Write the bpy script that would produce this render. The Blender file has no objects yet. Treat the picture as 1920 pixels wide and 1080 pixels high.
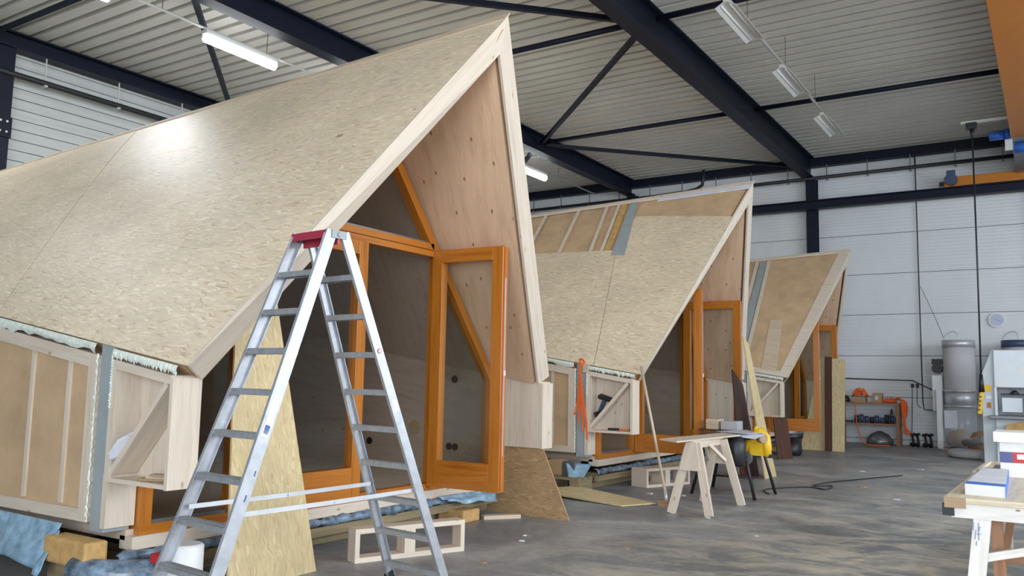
import bpy, math, random
from mathutils import Vector, Matrix
R = math.radians
random.seed(7)
S = bpy.context.scene
col = S.collection

# ------------------------------------------------------------------ camera
yaw, pitch, roll = R(32.88), R(6.26), R(-1.1256)
cy, sy, cp, sp = math.cos(yaw), math.sin(yaw), math.cos(pitch), math.sin(pitch)
fwd = Vector((-sy*cp, cy*cp, sp)); rt = Vector((cy, sy, 0)); dn = fwd.cross(rt)
cr, sr = math.cos(roll), math.sin(roll)
right = cr*rt + sr*dn; down = -sr*rt + cr*dn
cd = bpy.data.cameras.new('camera'); cam = bpy.data.objects.new('camera', cd); col.objects.link(cam)
cd.sensor_width = 36; cd.lens = 36*1579.234/1920; cd.clip_end = 200
m3 = Matrix((right, -down, -fwd)).transposed()
cam.matrix_world = Matrix.Translation((0, 0, 1.5)) @ m3.to_4x4()
S.camera = cam

# ------------------------------------------------------------------ world, light, exposure
w = bpy.data.worlds.new('world'); S.world = w; w.use_nodes = True
w.node_tree.nodes['Background'].inputs[0].default_value = (0.62, 0.78, 1.0, 1)
w.node_tree.nodes['Background'].inputs[1].default_value = 1.5
S.view_settings.view_transform = 'Standard'; S.view_settings.look = 'None'
S.view_settings.gamma = 1; S.view_settings.use_curve_mapping = False
S.view_settings.exposure = 0.0

def area(name, loc, rot, sx, sy_, e, c=(1, 1, 1)):
    l = bpy.data.lights.new(name, 'AREA'); l.shape = 'RECTANGLE'; l.size = sx; l.size_y = sy_
    l.energy = e; l.color = c
    o = bpy.data.objects.new(name, l); col.objects.link(o); o.location = loc; o.rotation_euler = rot
    return o
DAY = (0.90, 0.95, 1.0)
# daylight through the open roller door behind the camera and the window band of the right wall
area('door_daylight', (3.0, -5.9, 2.6), (R(90), 0, 0), 7.6, 4.6, 1150, DAY)
area('window_daylight', (9.8, 9.0, 4.2), (0, R(90), 0), 3.2, 17.0, 1500, DAY)

# ------------------------------------------------------------------ materials
def nt(name):
    m = bpy.data.materials.new(name); m.use_nodes = True
    n = m.node_tree.nodes; l = m.node_tree.links; b = n['Principled BSDF']
    return m, n, l, b
def ramp(n, stops, mode='LINEAR'):
    r = n.new('ShaderNodeValToRGB'); r.color_ramp.interpolation = mode
    e = r.color_ramp.elements
    while len(e) < len(stops): e.new(0.5)
    for i, (p, c) in enumerate(stops):
        e[i].position = p; e[i].color = (c[0], c[1], c[2], 1)
    return r
def mapping(n, l, src, scale, rot=(0, 0, 0), loc=(0, 0, 0)):
    mp = n.new('ShaderNodeMapping'); mp.inputs['Scale'].default_value = scale
    mp.inputs['Rotation'].default_value = rot; mp.inputs['Location'].default_value = loc
    l.new(src, mp.inputs[0]); return mp.outputs[0]
def mixc(n, l, fac, a, b, mode='MIX'):
    x = n.new('ShaderNodeMix'); x.data_type = 'RGBA'; x.blend_type = mode
    for i, v in ((0, fac), (6, a), (7, b)):
        if hasattr(v, 'default_value') or hasattr(v, 'links'): l.new(v, x.inputs[i])
        else: x.inputs[i].default_value = (v[0], v[1], v[2], 1) if i else v
    return x.outputs[2]
def noise(n, l, vec, scale, detail=3, rough=.5, dist=0):
    t = n.new('ShaderNodeTexNoise'); t.inputs['Scale'].default_value = scale
    t.inputs['Detail'].default_value = detail; t.inputs['Roughness'].default_value = rough
    t.inputs['Distortion'].default_value = dist
    l.new(vec, t.inputs['Vector']); return t.outputs['Fac']
def bump(n, l, b, h, strength=.2, dist=.01):
    x = n.new('ShaderNodeBump'); x.inputs['Strength'].default_value = strength
    x.inputs['Distance'].default_value = dist; l.new(h, x.inputs['Height']); l.new(x.outputs[0], b.inputs['Normal'])
def mul(c, k): return tuple(min(1, v*k) for v in c)

def plain(name, c, rough=.5, metal=0, emis=0, spec=None, var=.08, scale=6):
    m, n, l, b = nt(name)
    b.inputs['Roughness'].default_value = rough; b.inputs['Metallic'].default_value = metal
    if emis:
        b.inputs['Base Color'].default_value = (*c, 1)
        b.inputs['Emission Color'].default_value = (*c, 1); b.inputs['Emission Strength'].default_value = emis
    else:
        tc = n.new('ShaderNodeTexCoord')
        f = noise(n, l, tc.outputs['Object'], scale, 4, .6)
        r = ramp(n, [(.3, mul(c, 1-var)), (.7, mul(c, 1+var))]); l.new(f, r.inputs[0])
        l.new(r.outputs[0], b.inputs['Base Color'])
    if spec is not None: b.inputs['Specular IOR Level'].default_value = spec
    return m

def osb(name, base, dark, light, rough=.42, contrast=1.0):
    m, n, l, b = nt(name)
    tc = n.new('ShaderNodeTexCoord'); uv = tc.outputs['UV']
    wob = n.new('ShaderNodeTexNoise'); wob.inputs['Scale'].default_value = 7; wob.inputs['Detail'].default_value = 1
    l.new(uv, wob.inputs['Vector'])
    mx = n.new('ShaderNodeMix'); mx.data_type = 'RGBA'; mx.blend_type = 'LINEAR_LIGHT'; mx.inputs[0].default_value = .045
    l.new(uv, mx.inputs[6]); l.new(wob.outputs['Color'], mx.inputs[7])
    src = mx.outputs[2]
    cols = []; hs = []
    for i, (rz, sc) in enumerate(((R(12), (13, 75, 1)), (R(-24), (12, 68, 1)), (R(62), (15, 70, 1)))):
        v = mapping(n, l, src, (sc[0]*1.1, sc[1]*1.1, 1), (0, 0, rz), (i*3.7, i*1.3, 0))
        vo = n.new('ShaderNodeTexVoronoi'); vo.inputs['Scale'].default_value = 1; l.new(v, vo.inputs['Vector'])
        vo.voronoi_dimensions = '2D'
        sep = n.new('ShaderNodeSeparateColor'); l.new(vo.outputs['Color'], sep.inputs[0])
        hs.append((sep.outputs[0], sep.outputs[1]))
    d = tuple(base[k]+(dark[k]-base[k])*contrast for k in range(3)); li = tuple(base[k]+(light[k]-base[k])*contrast for k in range(3))
    rs = []
    for h, g in hs:
        r = ramp(n, [(0, d), (.09, mul(base, .9)), (.5, base), (.85, mul(base, 1.06)), (1, li)]); l.new(h, r.inputs[0]); rs.append(r.outputs[0])
    gt = n.new('ShaderNodeMath'); gt.operation = 'GREATER_THAN'; gt.inputs[1].default_value = .55; l.new(hs[1][1], gt.inputs[0])
    gt2 = n.new('ShaderNodeMath'); gt2.operation = 'GREATER_THAN'; gt2.inputs[1].default_value = .72; l.new(hs[2][1], gt2.inputs[0])
    c = mixc(n, l, gt.outputs[0], rs[0], rs[1]); c = mixc(n, l, gt2.outputs[0], c, rs[2])
    big = noise(n, l, uv, 1.1, 3, .6)
    rb = ramp(n, [(.3, (.88, .87, .85)), (.7, (1.06, 1.04, 1.0))]); l.new(big, rb.inputs[0])
    c = mixc(n, l, 1.0, c, rb.outputs[0], 'MULTIPLY')
    sp_ = noise(n, l, mapping(n, l, uv, (22, 60, 1)), 1.0, 2, .5)
    rs2 = ramp(n, [(.72, (1, 1, 1)), (.77, (.62, .42, .26))]); l.new(sp_, rs2.inputs[0])
    c = mixc(n, l, .8, c, rs2.outputs[0], 'MULTIPLY')
    l.new(c, b.inputs['Base Color']); b.inputs['Roughness'].default_value = rough
    bump(n, l, b, hs[0][0], .12, .004)
    return m

def wood(name, c, dark, rough=.55, knots=.5, grain=1.0, planks=0, spec=.4, knotcol=(.25, .12, .06)):
    m, n, l, b = nt(name)
    tc = n.new('ShaderNodeTexCoord'); uv = tc.outputs['UV']
    v = mapping(n, l, uv, (.8, 11*grain, 1))
    f1 = noise(n, l, v, 1.6, 4, .6, .4)
    r = ramp(n, [(.28, dark), (.5, c), (.8, mul(c, 1.07))]); l.new(f1, r.inputs[0])
    f2 = noise(n, l, mapping(n, l, uv, (4, 130*grain, 1)), 1, 2, .5)
    r2 = ramp(n, [(.3, (.93, .92, .9)), (.7, (1.03, 1.03, 1.03))]); l.new(f2, r2.inputs[0])
    cc = mixc(n, l, 1.0, r.outputs[0], r2.outputs[0], 'MULTIPLY')
    if planks:
        sx_ = n.new('ShaderNodeSeparateXYZ'); l.new(uv, sx_.inputs[0])
        ma = n.new('ShaderNodeMath'); ma.operation = 'MULTIPLY'; ma.inputs[1].default_value = 1/planks; l.new(sx_.outputs[1], ma.inputs[0])
        fl = n.new('ShaderNodeMath'); fl.operation = 'FLOOR'; l.new(ma.outputs[0], fl.inputs[0])
        wn = n.new('ShaderNodeTexWhiteNoise'); wn.noise_dimensions = '1D'; l.new(fl.outputs[0], wn.inputs['W'])
        r3 = ramp(n, [(0, (.9, .89, .87)), (1, (1.05, 1.05, 1.05))]); l.new(wn.outputs['Value'], r3.inputs[0])
        cc = mixc(n, l, 1.0, cc, r3.outputs[0], 'MULTIPLY')
        fr = n.new('ShaderNodeMath'); fr.operation = 'FRACT'; l.new(ma.outputs[0], fr.inputs[0])
        r4 = ramp(n, [(0, (.62, .55, .5)), (.018, (.75, .7, .65)), (.03, (1, 1, 1))]); l.new(fr.outputs[0], r4.inputs[0])
        cc = mixc(n, l, .8, cc, r4.outputs[0], 'MULTIPLY')
    if knots:
        vo = n.new('ShaderNodeTexVoronoi'); vo.voronoi_dimensions = '2D'; vo.inputs['Scale'].default_value = 1
        l.new(mapping(n, l, uv, (2.0, 4.2, 1)), vo.inputs['Vector'])
        rk = ramp(n, [(.0, (1, 1, 1)), (.035*knots*2, (.75, .75, .75)), (.06*knots*2, (0, 0, 0))]); l.new(vo.outputs['Distance'], rk.inputs[0])
        sep = n.new('ShaderNodeSeparateColor'); l.new(vo.outputs['Color'], sep.inputs[0])
        g = n.new('ShaderNodeMath'); g.operation = 'GREATER_THAN'; g.inputs[1].default_value = .45; l.new(sep.outputs[0], g.inputs[0])
        mm = n.new('ShaderNodeMath'); mm.operation = 'MULTIPLY'; l.new(rk.outputs[0], mm.inputs[0]); l.new(g.outputs[0], mm.inputs[1])
        cc = mixc(n, l, mm.outputs[0], cc, knotcol)
    l.new(cc, b.inputs['Base Color']); b.inputs['Roughness'].default_value = rough
    b.inputs['Specular IOR Level'].default_value = spec
    bump(n, l, b, f2, .05, .003)
    return m

M = {}
M['osb'] = osb('osb', (.74, .63, .47), (.50, .35, .19), (.95, .88, .72), .42, .75)
M['osb2'] = osb('osb_yellow', (.66, .53, .30), (.46, .32, .15), (.84, .73, .50), .5, .6)
M['osb_brown'] = osb('osb_brown', (.42, .28, .145), (.24, .14, .06), (.56, .40, .24), .55, .8)
M['spruce'] = wood('spruce', (.70, .61, .51), (.62, .52, .42), .6, .5, knotcol=(.42, .28, .18))
M['spruce_plank'] = wood('spruce_planks', (.78, .68, .57), (.68, .56, .44), .55, .5, planks=.14, knotcol=(.36, .2, .11))
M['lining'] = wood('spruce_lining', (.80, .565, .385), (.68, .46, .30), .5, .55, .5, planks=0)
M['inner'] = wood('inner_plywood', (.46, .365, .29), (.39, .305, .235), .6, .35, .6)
M['ply'] = wood('plywood', (.62, .50, .38), (.52, .40, .28), .6, .2, .5)
M['floorply'] = wood('floor_plywood', (.60, .50, .40), (.50, .41, .32), .6, .2, .5)
M['orange'] = wood('orange_varnish', (.50, .175, .02), (.36, .105, .008), .28, 0, 1.2, spec=.6)
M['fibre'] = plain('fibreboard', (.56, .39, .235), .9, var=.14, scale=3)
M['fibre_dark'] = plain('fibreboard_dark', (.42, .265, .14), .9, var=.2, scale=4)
M['membrane'] = plain('grey_membrane', (.33, .38, .40), .5)
M['foam'] = plain('foam', (.74, .80, .73), .75, var=.16, scale=30)
M['alu'] = plain('aluminium', (.44, .46, .50), .42, .6, var=.12, scale=14)
M['alu_dull'] = plain('aluminium_tread', (.42, .44, .47), .5, .6, var=.15, scale=20)
M['red_cap'] = plain('red_plastic', (.36, .025, .06), .4)
M['steel'] = plain('navy_steel', (.007, .010, .024), .5, spec=.25)
M['steel_grey'] = plain('grey_steel', (.22, .23, .25), .4, .6)
M['pipe'] = plain('black_pipe', (.02, .022, .025), .45)
M['white'] = plain('white_paint', (.80, .81, .82), .45, var=.03)
M['lampwhite'] = plain('lamp_white', (.62, .62, .60), .4, var=.03)
M['glow'] = plain('tube_glow', (.93, .96, 1.0), emis=22)
M['crane'] = plain('crane_orange', (.50, .17, .012), .5, var=.05)
M['blue'] = plain('blue_paint', (.03, .14, .55), .35)
M['darkblue'] = plain('dark_blue_grey', (.05, .075, .15), .4)
M['black'] = plain('black_plastic', (.015, .016, .02), .45)
M['dkbrown'] = wood('dark_brown', (.10, .045, .03), (.07, .03, .02), .35, 0)
M['yellow'] = plain('yellow_plastic', (.85, .52, .02), .4)
M['orange_strap'] = plain('orange_strap', (.95, .17, .03), .55)
M['cardboard'] = plain('cardboard', (.46, .30, .17), .8)
M['paper'] = plain('paper', (.66, .68, .76), .6, var=.1)
M['machine'] = plain('machine_white', (.72, .78, .84), .35, var=.02)
M['machine_side'] = plain('machine_side', (.58, .64, .69), .4, var=.02)
M['bag'] = plain('filter_bag', (.56, .56, .58), .85, var=.06, scale=30)
M['metal_lt'] = plain('galvanised', (.60, .62, .65), .42, .5)
M['bluewrap'] = plain('blue_film', (.15, .215, .29), .25, var=.75, scale=11)
M['bluefilm2'] = plain('blue_film_light', (.26, .42, .56), .3, var=.4, scale=9)
M['timber'] = wood('olive_timber', (.30, .24, .14), (.2, .16, .09), .7, 0)
M['block'] = plain('tan_block', (.55, .34, .13), .8, var=.2, scale=12)
M['redprint'] = plain('red_print', (.50, .025, .03), .45)
M['blueprint'] = plain('blue_print', (.03, .16, .62), .4)
M['navyprint'] = plain('navy_print', (.07, .09, .25), .4)
M['ink'] = plain('blue_ink', (.16, .20, .42), .7)
M['knot'] = plain('socket_hole', (.012, .012, .012), .6)
M['knotwood'] = plain('hole_plug', (.40, .28, .17), .7)
M['tablewood'] = wood('worn_table', (.70, .62, .48), (.55, .44, .3), .6, .3)
M['whitewash'] = wood('white_painted_timber', (.78, .77, .74), (.62, .58, .52), .6, .3)
M['rust'] = wood('red_brown_timber', (.38, .20, .11), (.28, .14, .07), .6, 0)
M['clockface'] = plain('clock_face', (.50, .56, .72), .3, var=.03)
M['sticker'] = plain('sticker', (.75, .72, .74), .4)

def glass():
    m = bpy.data.materials.new('window_glass'); m.use_nodes = True
    n = m.node_tree.nodes; l = m.node_tree.links; n.remove(n['Principled BSDF'])
    t = n.new('ShaderNodeBsdfTransparent'); t.inputs[0].default_value = (.93, .95, .95, 1)
    g = n.new('ShaderNodeBsdfGlossy'); g.inputs['Roughness'].default_value = .02
    lw = n.new('ShaderNodeLayerWeight'); lw.inputs[0].default_value = .25
    fr = n.new('ShaderNodeMath'); fr.operation = 'MULTIPLY_ADD'; fr.inputs[1].default_value = .14; fr.inputs[2].default_value = .01; l.new(lw.outputs['Facing'], fr.inputs[0])
    x = n.new('ShaderNodeMixShader'); l.new(fr.outputs[0], x.inputs[0]); l.new(t.outputs[0], x.inputs[1]); l.new(g.outputs[0], x.inputs[2])
    l.new(x.outputs[0], n['Material Output'].inputs[0]); return m
M['glass'] = glass()
def film():
    m = bpy.data.materials.new('clear_film'); m.use_nodes = True
    n = m.node_tree.nodes; l = m.node_tree.links; b = n['Principled BSDF']
    b.inputs['Base Color'].default_value = (.72, .78, .84, 1); b.inputs['Roughness'].default_value = .15
    b.inputs['Alpha'].default_value = .35; return m
M['film'] = film()

def concrete():
    m, n, l, b = nt('concrete_floor')
    tc = n.new('ShaderNodeTexCoord'); o = tc.outputs['Object']
    f = noise(n, l, o, .75, 8, .64, .8)
    r = ramp(n, [(.32, (.15, .16, .178)), (.46, (.235, .245, .265)), (.54, (.305, .312, .325)), (.64, (.42, .41, .40))]); l.new(f, r.inputs[0])
    # sawdust walked and swept into blotches: most of it lies in the open lane towards the right
    st = noise(n, l, mapping(n, l, o, (1.0, 1.5, 1), (0, 0, R(35))), 1.25, 8, .66, .9)
    rd = ramp(n, [(.44, (0, 0, 0)), (.52, (.5, .5, .5)), (.60, (1, 1, 1))]); l.new(st, rd.inputs[0])
    sx_ = n.new('ShaderNodeSeparateXYZ'); l.new(o, sx_.inputs[0])
    mr = n.new('ShaderNodeMapRange'); mr.inputs[1].default_value = -4.2; mr.inputs[2].default_value = -1.6
    mr.inputs[3].default_value = .12; mr.inputs[4].default_value = .95; l.new(sx_.outputs[0], mr.inputs[0])
    mr2 = n.new('ShaderNodeMapRange'); mr2.inputs[1].default_value = 13; mr2.inputs[2].default_value = 6
    mr2.inputs[3].default_value = .30; mr2.inputs[4].default_value = 1; l.new(sx_.outputs[1], mr2.inputs[0])
    a = n.new('ShaderNodeMath'); a.operation = 'MULTIPLY'; l.new(mr.outputs[0], a.inputs[0]); l.new(mr2.outputs[0], a.inputs[1])
    a2 = n.new('ShaderNodeMath'); a2.operation = 'MULTIPLY'; l.new(a.outputs[0], a2.inputs[0]); l.new(rd.outputs[0], a2.inputs[1])
    c = mixc(n, l, a2.outputs[0], r.outputs[0], (.78, .71, .58))
    f3 = noise(n, l, o, 12, 5, .75)
    r3 = ramp(n, [(.35, (.88, .88, .89)), (.65, (1.10, 1.10, 1.08))]); l.new(f3, r3.inputs[0])
    c = mixc(n, l, 1, c, r3.outputs[0], 'MULTIPLY')
    l.new(c, b.inputs['Base Color'])
    rr = ramp(n, [(.3, (.35, .35, .35)), (.7, (.62, .62, .62))]); l.new(f, rr.inputs[0]); l.new(rr.outputs[0], b.inputs['Roughness'])
    bump(n, l, b, f3, .15, .01)
    return m
M['concrete'] = concrete()
def ribbed(name, c, period=.09, depth=.6, axis=2):
    m, n, l, b = nt(name)
    tc = n.new('ShaderNodeTexCoord'); s = n.new('ShaderNodeSeparateXYZ'); l.new(tc.outputs['Object'], s.inputs[0])
    a = n.new('ShaderNodeMath'); a.operation = 'MULTIPLY'; a.inputs[1].default_value = 2*math.pi/period; l.new(s.outputs[axis], a.inputs[0])
    q = n.new('ShaderNodeMath'); q.operation = 'SINE'; l.new(a.outputs[0], q.inputs[0])
    q2 = n.new('ShaderNodeMath'); q2.operation = 'MULTIPLY_ADD'; q2.inputs[1].default_value = .5; q2.inputs[2].default_value = .5; l.new(q.outputs[0], q2.inputs[0])
    f = noise(n, l, tc.outputs['Object'], .7, 4, .6)
    r = ramp(n, [(.3, mul(c, .94)), (.7, mul(c, 1.03))]); l.new(f, r.inputs[0]); l.new(r.outputs[0], b.inputs['Base Color'])
    b.inputs['Roughness'].default_value = .38
    bump(n, l, b, q2.outputs[0], depth, .006); return m
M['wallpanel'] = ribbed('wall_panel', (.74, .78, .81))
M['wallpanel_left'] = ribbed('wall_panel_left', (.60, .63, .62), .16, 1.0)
M['deck'] = plain('roof_deck', (.74, .73, .68), .42, var=.05, scale=.6)

# ------------------------------------------------------------------ mesh builder
class MB:
    def __init__(s): s.v = []; s.f = []; s.uv = []; s.sm = []
    def _q(s, idx, uvs, smooth=False): s.f.append(idx); s.uv += uvs; s.sm.append(smooth)
    def hexa(s, c, off=None):
        """8 corners, index = a + 2b + 4c"""
        c = [Vector(p) for p in c]; b0 = len(s.v); s.v += c
        L = [(c[1]-c[0]).length, (c[2]-c[0]).length, (c[4]-c[0]).length]
        if off is None: off = (random.random()*37, random.random()*41)
        flip = (c[1]-c[0]).cross(c[2]-c[0]).dot(c[4]-c[0]) < 0
        for ax in range(3):
            p, q = [k for k in range(3) if k != ax]
            for side in (0, 1):
                i = [side << ax, (side << ax) | (1 << p), (side << ax) | (1 << p) | (1 << q), (side << ax) | (1 << q)]
                st = [(0, 0), (1, 0), (1, 1), (0, 1)]
                u, v = (0, 1) if L[p] >= L[q] else (1, 0)
                uvs = []
                for a, b in st:
                    xy = (a*L[p], b*L[q]); uvs.append((xy[u]+off[0]+ax*1.7, xy[v]+off[1]))
                rev = (side == 1) == (ax == 1)
                if flip: rev = not rev
                # outward orientation
                if not rev: i = i[::-1]; uvs = uvs[::-1]
                s._q([b0+k for k in i], uvs)
        return s
    def box(s, x0, x1, y0, y1, z0, z1):
        x0, x1 = sorted((x0, x1)); y0, y1 = sorted((y0, y1)); z0, z1 = sorted((z0, z1))
        return s.hexa([(x, y, z) for z in (z0, z1) for y in (y0, y1) for x in (x0, x1)])
    def beam(s, p, q, w, h, up=(0, 0, 1), w2=None, h2=None):
        p, q = Vector(p), Vector(q); d = (q-p).normalized(); up = Vector(up)
        sd = d.cross(up).normalized(); u = sd.cross(d).normalized()
        w2 = w if w2 is None else w2; h2 = h if h2 is None else h2
        c = []
        for hh in (-.5, .5):
            for ww in (-.5, .5):
                c += [p+sd*ww*w+u*hh*h, q+sd*ww*w2+u*hh*h2]
        return s.hexa(c)
    def prism(s, pts, vec, n0=None):
        """polygon pts (3D, planar) extruded along vec"""
        pts = [Vector(p) for p in pts]; vec = Vector(vec); b0 = len(s.v); k = len(pts)
        nrm = Vector((0, 0, 0))
        for i in range(k): nrm += (pts[i]-pts[0]).cross(pts[(i+1) % k]-pts[0])
        if nrm.dot(vec) > 0: pts = pts[::-1]
        nrm.normalize()
        s.v += pts + [p+vec for p in pts]
        e1 = (pts[1]-pts[0])
        best = max(((pts[(i+1) % k]-pts[i]) for i in range(k)), key=lambda e: e.length).normalized()
        e2 = nrm.cross(best); off = (random.random()*31, random.random()*29)
        uv = [((p-pts[0]).dot(best)+off[0], (p-pts[0]).dot(e2)+off[1]) for p in pts]
        s._q([b0+i for i in range(k)], uv)
        s._q([b0+k+i for i in range(k)][::-1], uv[::-1])
        t = vec.length
        for i in range(k):
            j = (i+1) % k; d = (pts[j]-pts[i]).length
            s._q([b0+i, b0+k+i, b0+k+j, b0+j], [(off[0], off[1]), (off[0], off[1]+t), (off[0]+d, off[1]+t), (off[0]+d, off[1])])
        return s
    def tube(s, pts, r, n=10, caps=True, smooth=True):
        pts = [Vector(p) for p in pts]; rs = r if isinstance(r, (list, tuple)) else [r]*len(pts)
        b0 = len(s.v); ref = None; L = 0; rings = []
        for i, p in enumerate(pts):
            if i == 0: d = pts[1]-p
            elif i == len(pts)-1: d = p-pts[i-1]
            else: d = (pts[i+1]-p).normalized()+(p-pts[i-1]).normalized()
            if d.length < 1e-9: d = Vector((0, 0, 1))
            d.normalize()
            if ref is None: ref = Vector((0, 0, 1)) if abs(d.z) < .9 else Vector((1, 0, 0))
            a = (ref-d*ref.dot(d)).normalized(); ref = a; b = d.cross(a)
            if i: L += (p-pts[i-1]).length
            rings.append(L)
            for k in range(n):
                t = 2*math.pi*k/n; s.v.append(p+(a*math.cos(t)+b*math.sin(t))*rs[i])
        for i in range(len(pts)-1):
            for k in range(n):
                k2 = (k+1) % n; A = b0+i*n
                s._q([A+k, A+k2, A+n+k2, A+n+k], [(rings[i], k*.05), (rings[i], (k+1)*.05), (rings[i+1], (k+1)*.05), (rings[i+1], k*.05)], smooth)
        if caps:
            s._q([b0+k for k in range(n)][::-1], [(0, 0)]*n); A = b0+(len(pts)-1)*n
            s._q([A+k for k in range(n)], [(0, 0)]*n)
        return s
    def cyl(s, x, y, z0, z1, r, n=24, r2=None): return s.tube([(x, y, z0), (x, y, z1)], [r, r if r2 is None else r2], n)
    def grid(s, fn, nu, nv, smooth=True, flip=False):
        b0 = len(s.v); uvs = []
        for j in range(nv+1):
            for i in range(nu+1):
                p, uv = fn(i/nu, j/nv); s.v.append(Vector(p)); uvs.append(uv)
        for j in range(nv):
            for i in range(nu):
                q = [j*(nu+1)+i, j*(nu+1)+i+1, (j+1)*(nu+1)+i+1, (j+1)*(nu+1)+i]
                if flip: q = q[::-1]
                s._q([b0+k for k in q], [uvs[k] for k in q], smooth)
        return s
    def build(s, name, mat, parent=None, bevel=0, solid=0, tagv=None):
        me = bpy.data.meshes.new(name); po = parent_loc(parent)
        me.from_pydata([tuple(p-po) for p in s.v], [], s.f)
        ul = me.uv_layers.new(name='UVMap')
        for i, uv in enumerate(s.uv): ul.data[i].uv = uv
        for i, p in enumerate(me.polygons): p.use_smooth = s.sm[i]
        me.materials.append(M[mat] if isinstance(mat, str) else mat)
        o = bpy.data.objects.new(name, me); col.objects.link(o)
        if parent: o.parent = parent
        if bevel:
            b = o.modifiers.new('bevel', 'BEVEL'); b.width = bevel; b.segments = 2; b.limit_method = 'ANGLE'
        if solid:
            q = o.modifiers.new('solid', 'SOLIDIFY'); q.thickness = solid; q.offset = 0
        return o
def parent_loc(p):
    v = Vector((0, 0, 0))
    while p: v += p.location; p = p.parent
    return v
def tag(o, label, cat=None, group=None, kind=None):
    if label: o['label'] = label
    if cat: o['category'] = cat
    if group: o['group'] = group
    if kind: o['kind'] = kind
    return o
def thing(name, loc, label, cat, group=None):
    o = bpy.data.objects.new(name, None); o.empty_display_size = .1; col.objects.link(o); o.location = loc
    return tag(o, label, cat, group)
def single(name, mb, mat, label, cat, group=None, loc=None, bevel=0, solid=0):
    """one-mesh thing with its origin at its base"""
    if loc is None:
        xs = [p.x for p in mb.v]; ys = [p.y for p in mb.v]; zs = [p.z for p in mb.v]
        loc = ((min(xs)+max(xs))/2, (min(ys)+max(ys))/2, min(zs))
    lv = Vector(loc); mb.v = [p-lv for p in mb.v]
    o = mb.build(name, mat, None, bevel, solid); o.location = loc
    return tag(o, label, cat, group)
def struct(name, mb, mat, bevel=0):
    o = mb.build(name, mat, None, bevel); o['kind'] = 'structure'; return o
def B(): return MB()

# ------------------------------------------------------------------ the hall
YB, XL, XR, YF, ZC = 24.6, -16.9, 10.0, -6.2, 8.0
struct('floor', B().box(XL-.3, XR+.3, YF-.3, YB+.3, -.2, 0), 'concrete')
# ceiling: sheet ribbed along x, its grooves undercut and narrowed to make them dark
def ceiling():
    prof = []; y = YF-.1; P = .33
    while y < YB+.2:
        prof += [(y, ZC), (y+.225, ZC), (y+.195, ZC+.2), (y+.36, ZC+.2)]; y += P
    mb = B()
    for a, b in zip(prof[:-1], prof[1:]):
        b0 = len(mb.v); mb.v += [Vector((XL-.2, a[0], a[1])), Vector((XR+.2, a[0], a[1])), Vector((XR+.2, b[0], b[1])), Vector((XL-.2, b[0], b[1]))]
        mb._q([b0+3, b0+2, b0+1, b0], [(0, 0)]*4)
    mb.box(XL-.2, XR+.2, YF-.1, YB+.2, ZC+.23, ZC+.27)
    struct('ceiling', mb, 'deck')
ceiling()
def panels(axis, fixed0, fixed1, a0, a1, joints, name, mat):
    mb = B()
    for z0, z1 in zip(joints[:-1], joints[1:]):
        if axis == 'y': mb.box(a0, a1, fixed0, fixed1, z0+.007, z1-.007)
        else: mb.box(fixed0, fixed1, a0, a1, z0+.007, z1-.007)
    return mb
J = [-.0, .14, 1.25, 2.357, 3.475, 4.587, 5.69, 6.79, 7.9, 8.3]
mb = panels('y', YB, YB+.12, XL-.1, XR+.1, J, 'wall_back', None)
struct('wall_back', mb, 'wallpanel')
struct('joint_shade_1', B().box(XL, XR, YB+.03, YB+.14, 0, 8.2), 'black')           # black sheet added behind the panels as shadow in the joints
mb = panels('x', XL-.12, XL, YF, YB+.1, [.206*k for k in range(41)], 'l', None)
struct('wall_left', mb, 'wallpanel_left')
struct('joint_shade_2', B().box(XL-.14, XL-.03, YF, YB, 0, 8.2), 'black')  # black sheet added so the left wall joints look shaded
# right wall with a long window band, front wall with the open roller door (behind the camera)
mb = B(); mb.box(XR, XR+.12, YF, YB+.1, 0, 2.6); mb.box(XR, XR+.12, YF, YB+.1, 5.8, 8.2); mb.box(XR, XR+.12, YF, .4, 2.6, 5.8); mb.box(XR, XR+.12, 17.6, YB+.1, 2.6, 5.8)
struct('wall_right', mb, 'wallpanel')
mb = B()
for k in range(9): mb.box(XR+.02, XR+.1, .4+k*2.15-.04, .4+k*2.15+.04, 2.6, 5.8)
mb.box(XR+.02, XR+.1, .4, 17.6, 4.15, 4.25); struct('window_1', mb, 'lampwhite')
mb = B(); mb.box(XL, -.9, YF-.12, YF, 0, 8.2); mb.box(6.9, XR+.1, YF-.12, YF, 0, 8.2); mb.box(-.9, 6.9, YF-.12, YF, 5.0, 8.2)
struct('wall_front', mb, 'wallpanel')

# ---- steel frame
def ibeam(p, q, z0, z1, w, name, label, tf=.03, grp=None):
    p = Vector((*p, 0)); q = Vector((*q, 0)); d = (q-p).normalized(); s_ = Vector((d.y, -d.x, 0))
    mb = B()
    for (a, b, ww) in ((z0, z0+tf, w), (z1-tf, z1, w), (z0+tf, z1-tf, .03)):
        c = []
        for z in (a, b):
            for k in (-.5, .5):
                for e in (p, q): c.append(e+s_*k*ww+Vector((0, 0, z)))
        mb.hexa(c)
    return single(name, mb, 'steel', label, 'beam', grp)
ibeam((-5.7, YF), (-5.7, YB-.14), 7.37, 7.98, .30, 'roof_beam', 'deep navy steel roof beam crossing the ceiling above the second cabin peak to the back wall')
ibeam((-11.3, YF), (-11.3, YB-.14), 7.49, 7.98, .30, 'roof_beam', 'navy steel roof beam passing behind the peak of the nearest cabin')
ibeam((-16.68, YF), (-16.68, YB-.14), 7.66, 7.98, .30, 'roof_beam', 'navy steel roof beam running along the top of the left wall')
ibeam((-.1, YF), (-.1, YB-.14), 7.37, 7.98, .30, 'roof_beam', 'navy steel roof beam above the orange crane bridge')
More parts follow.
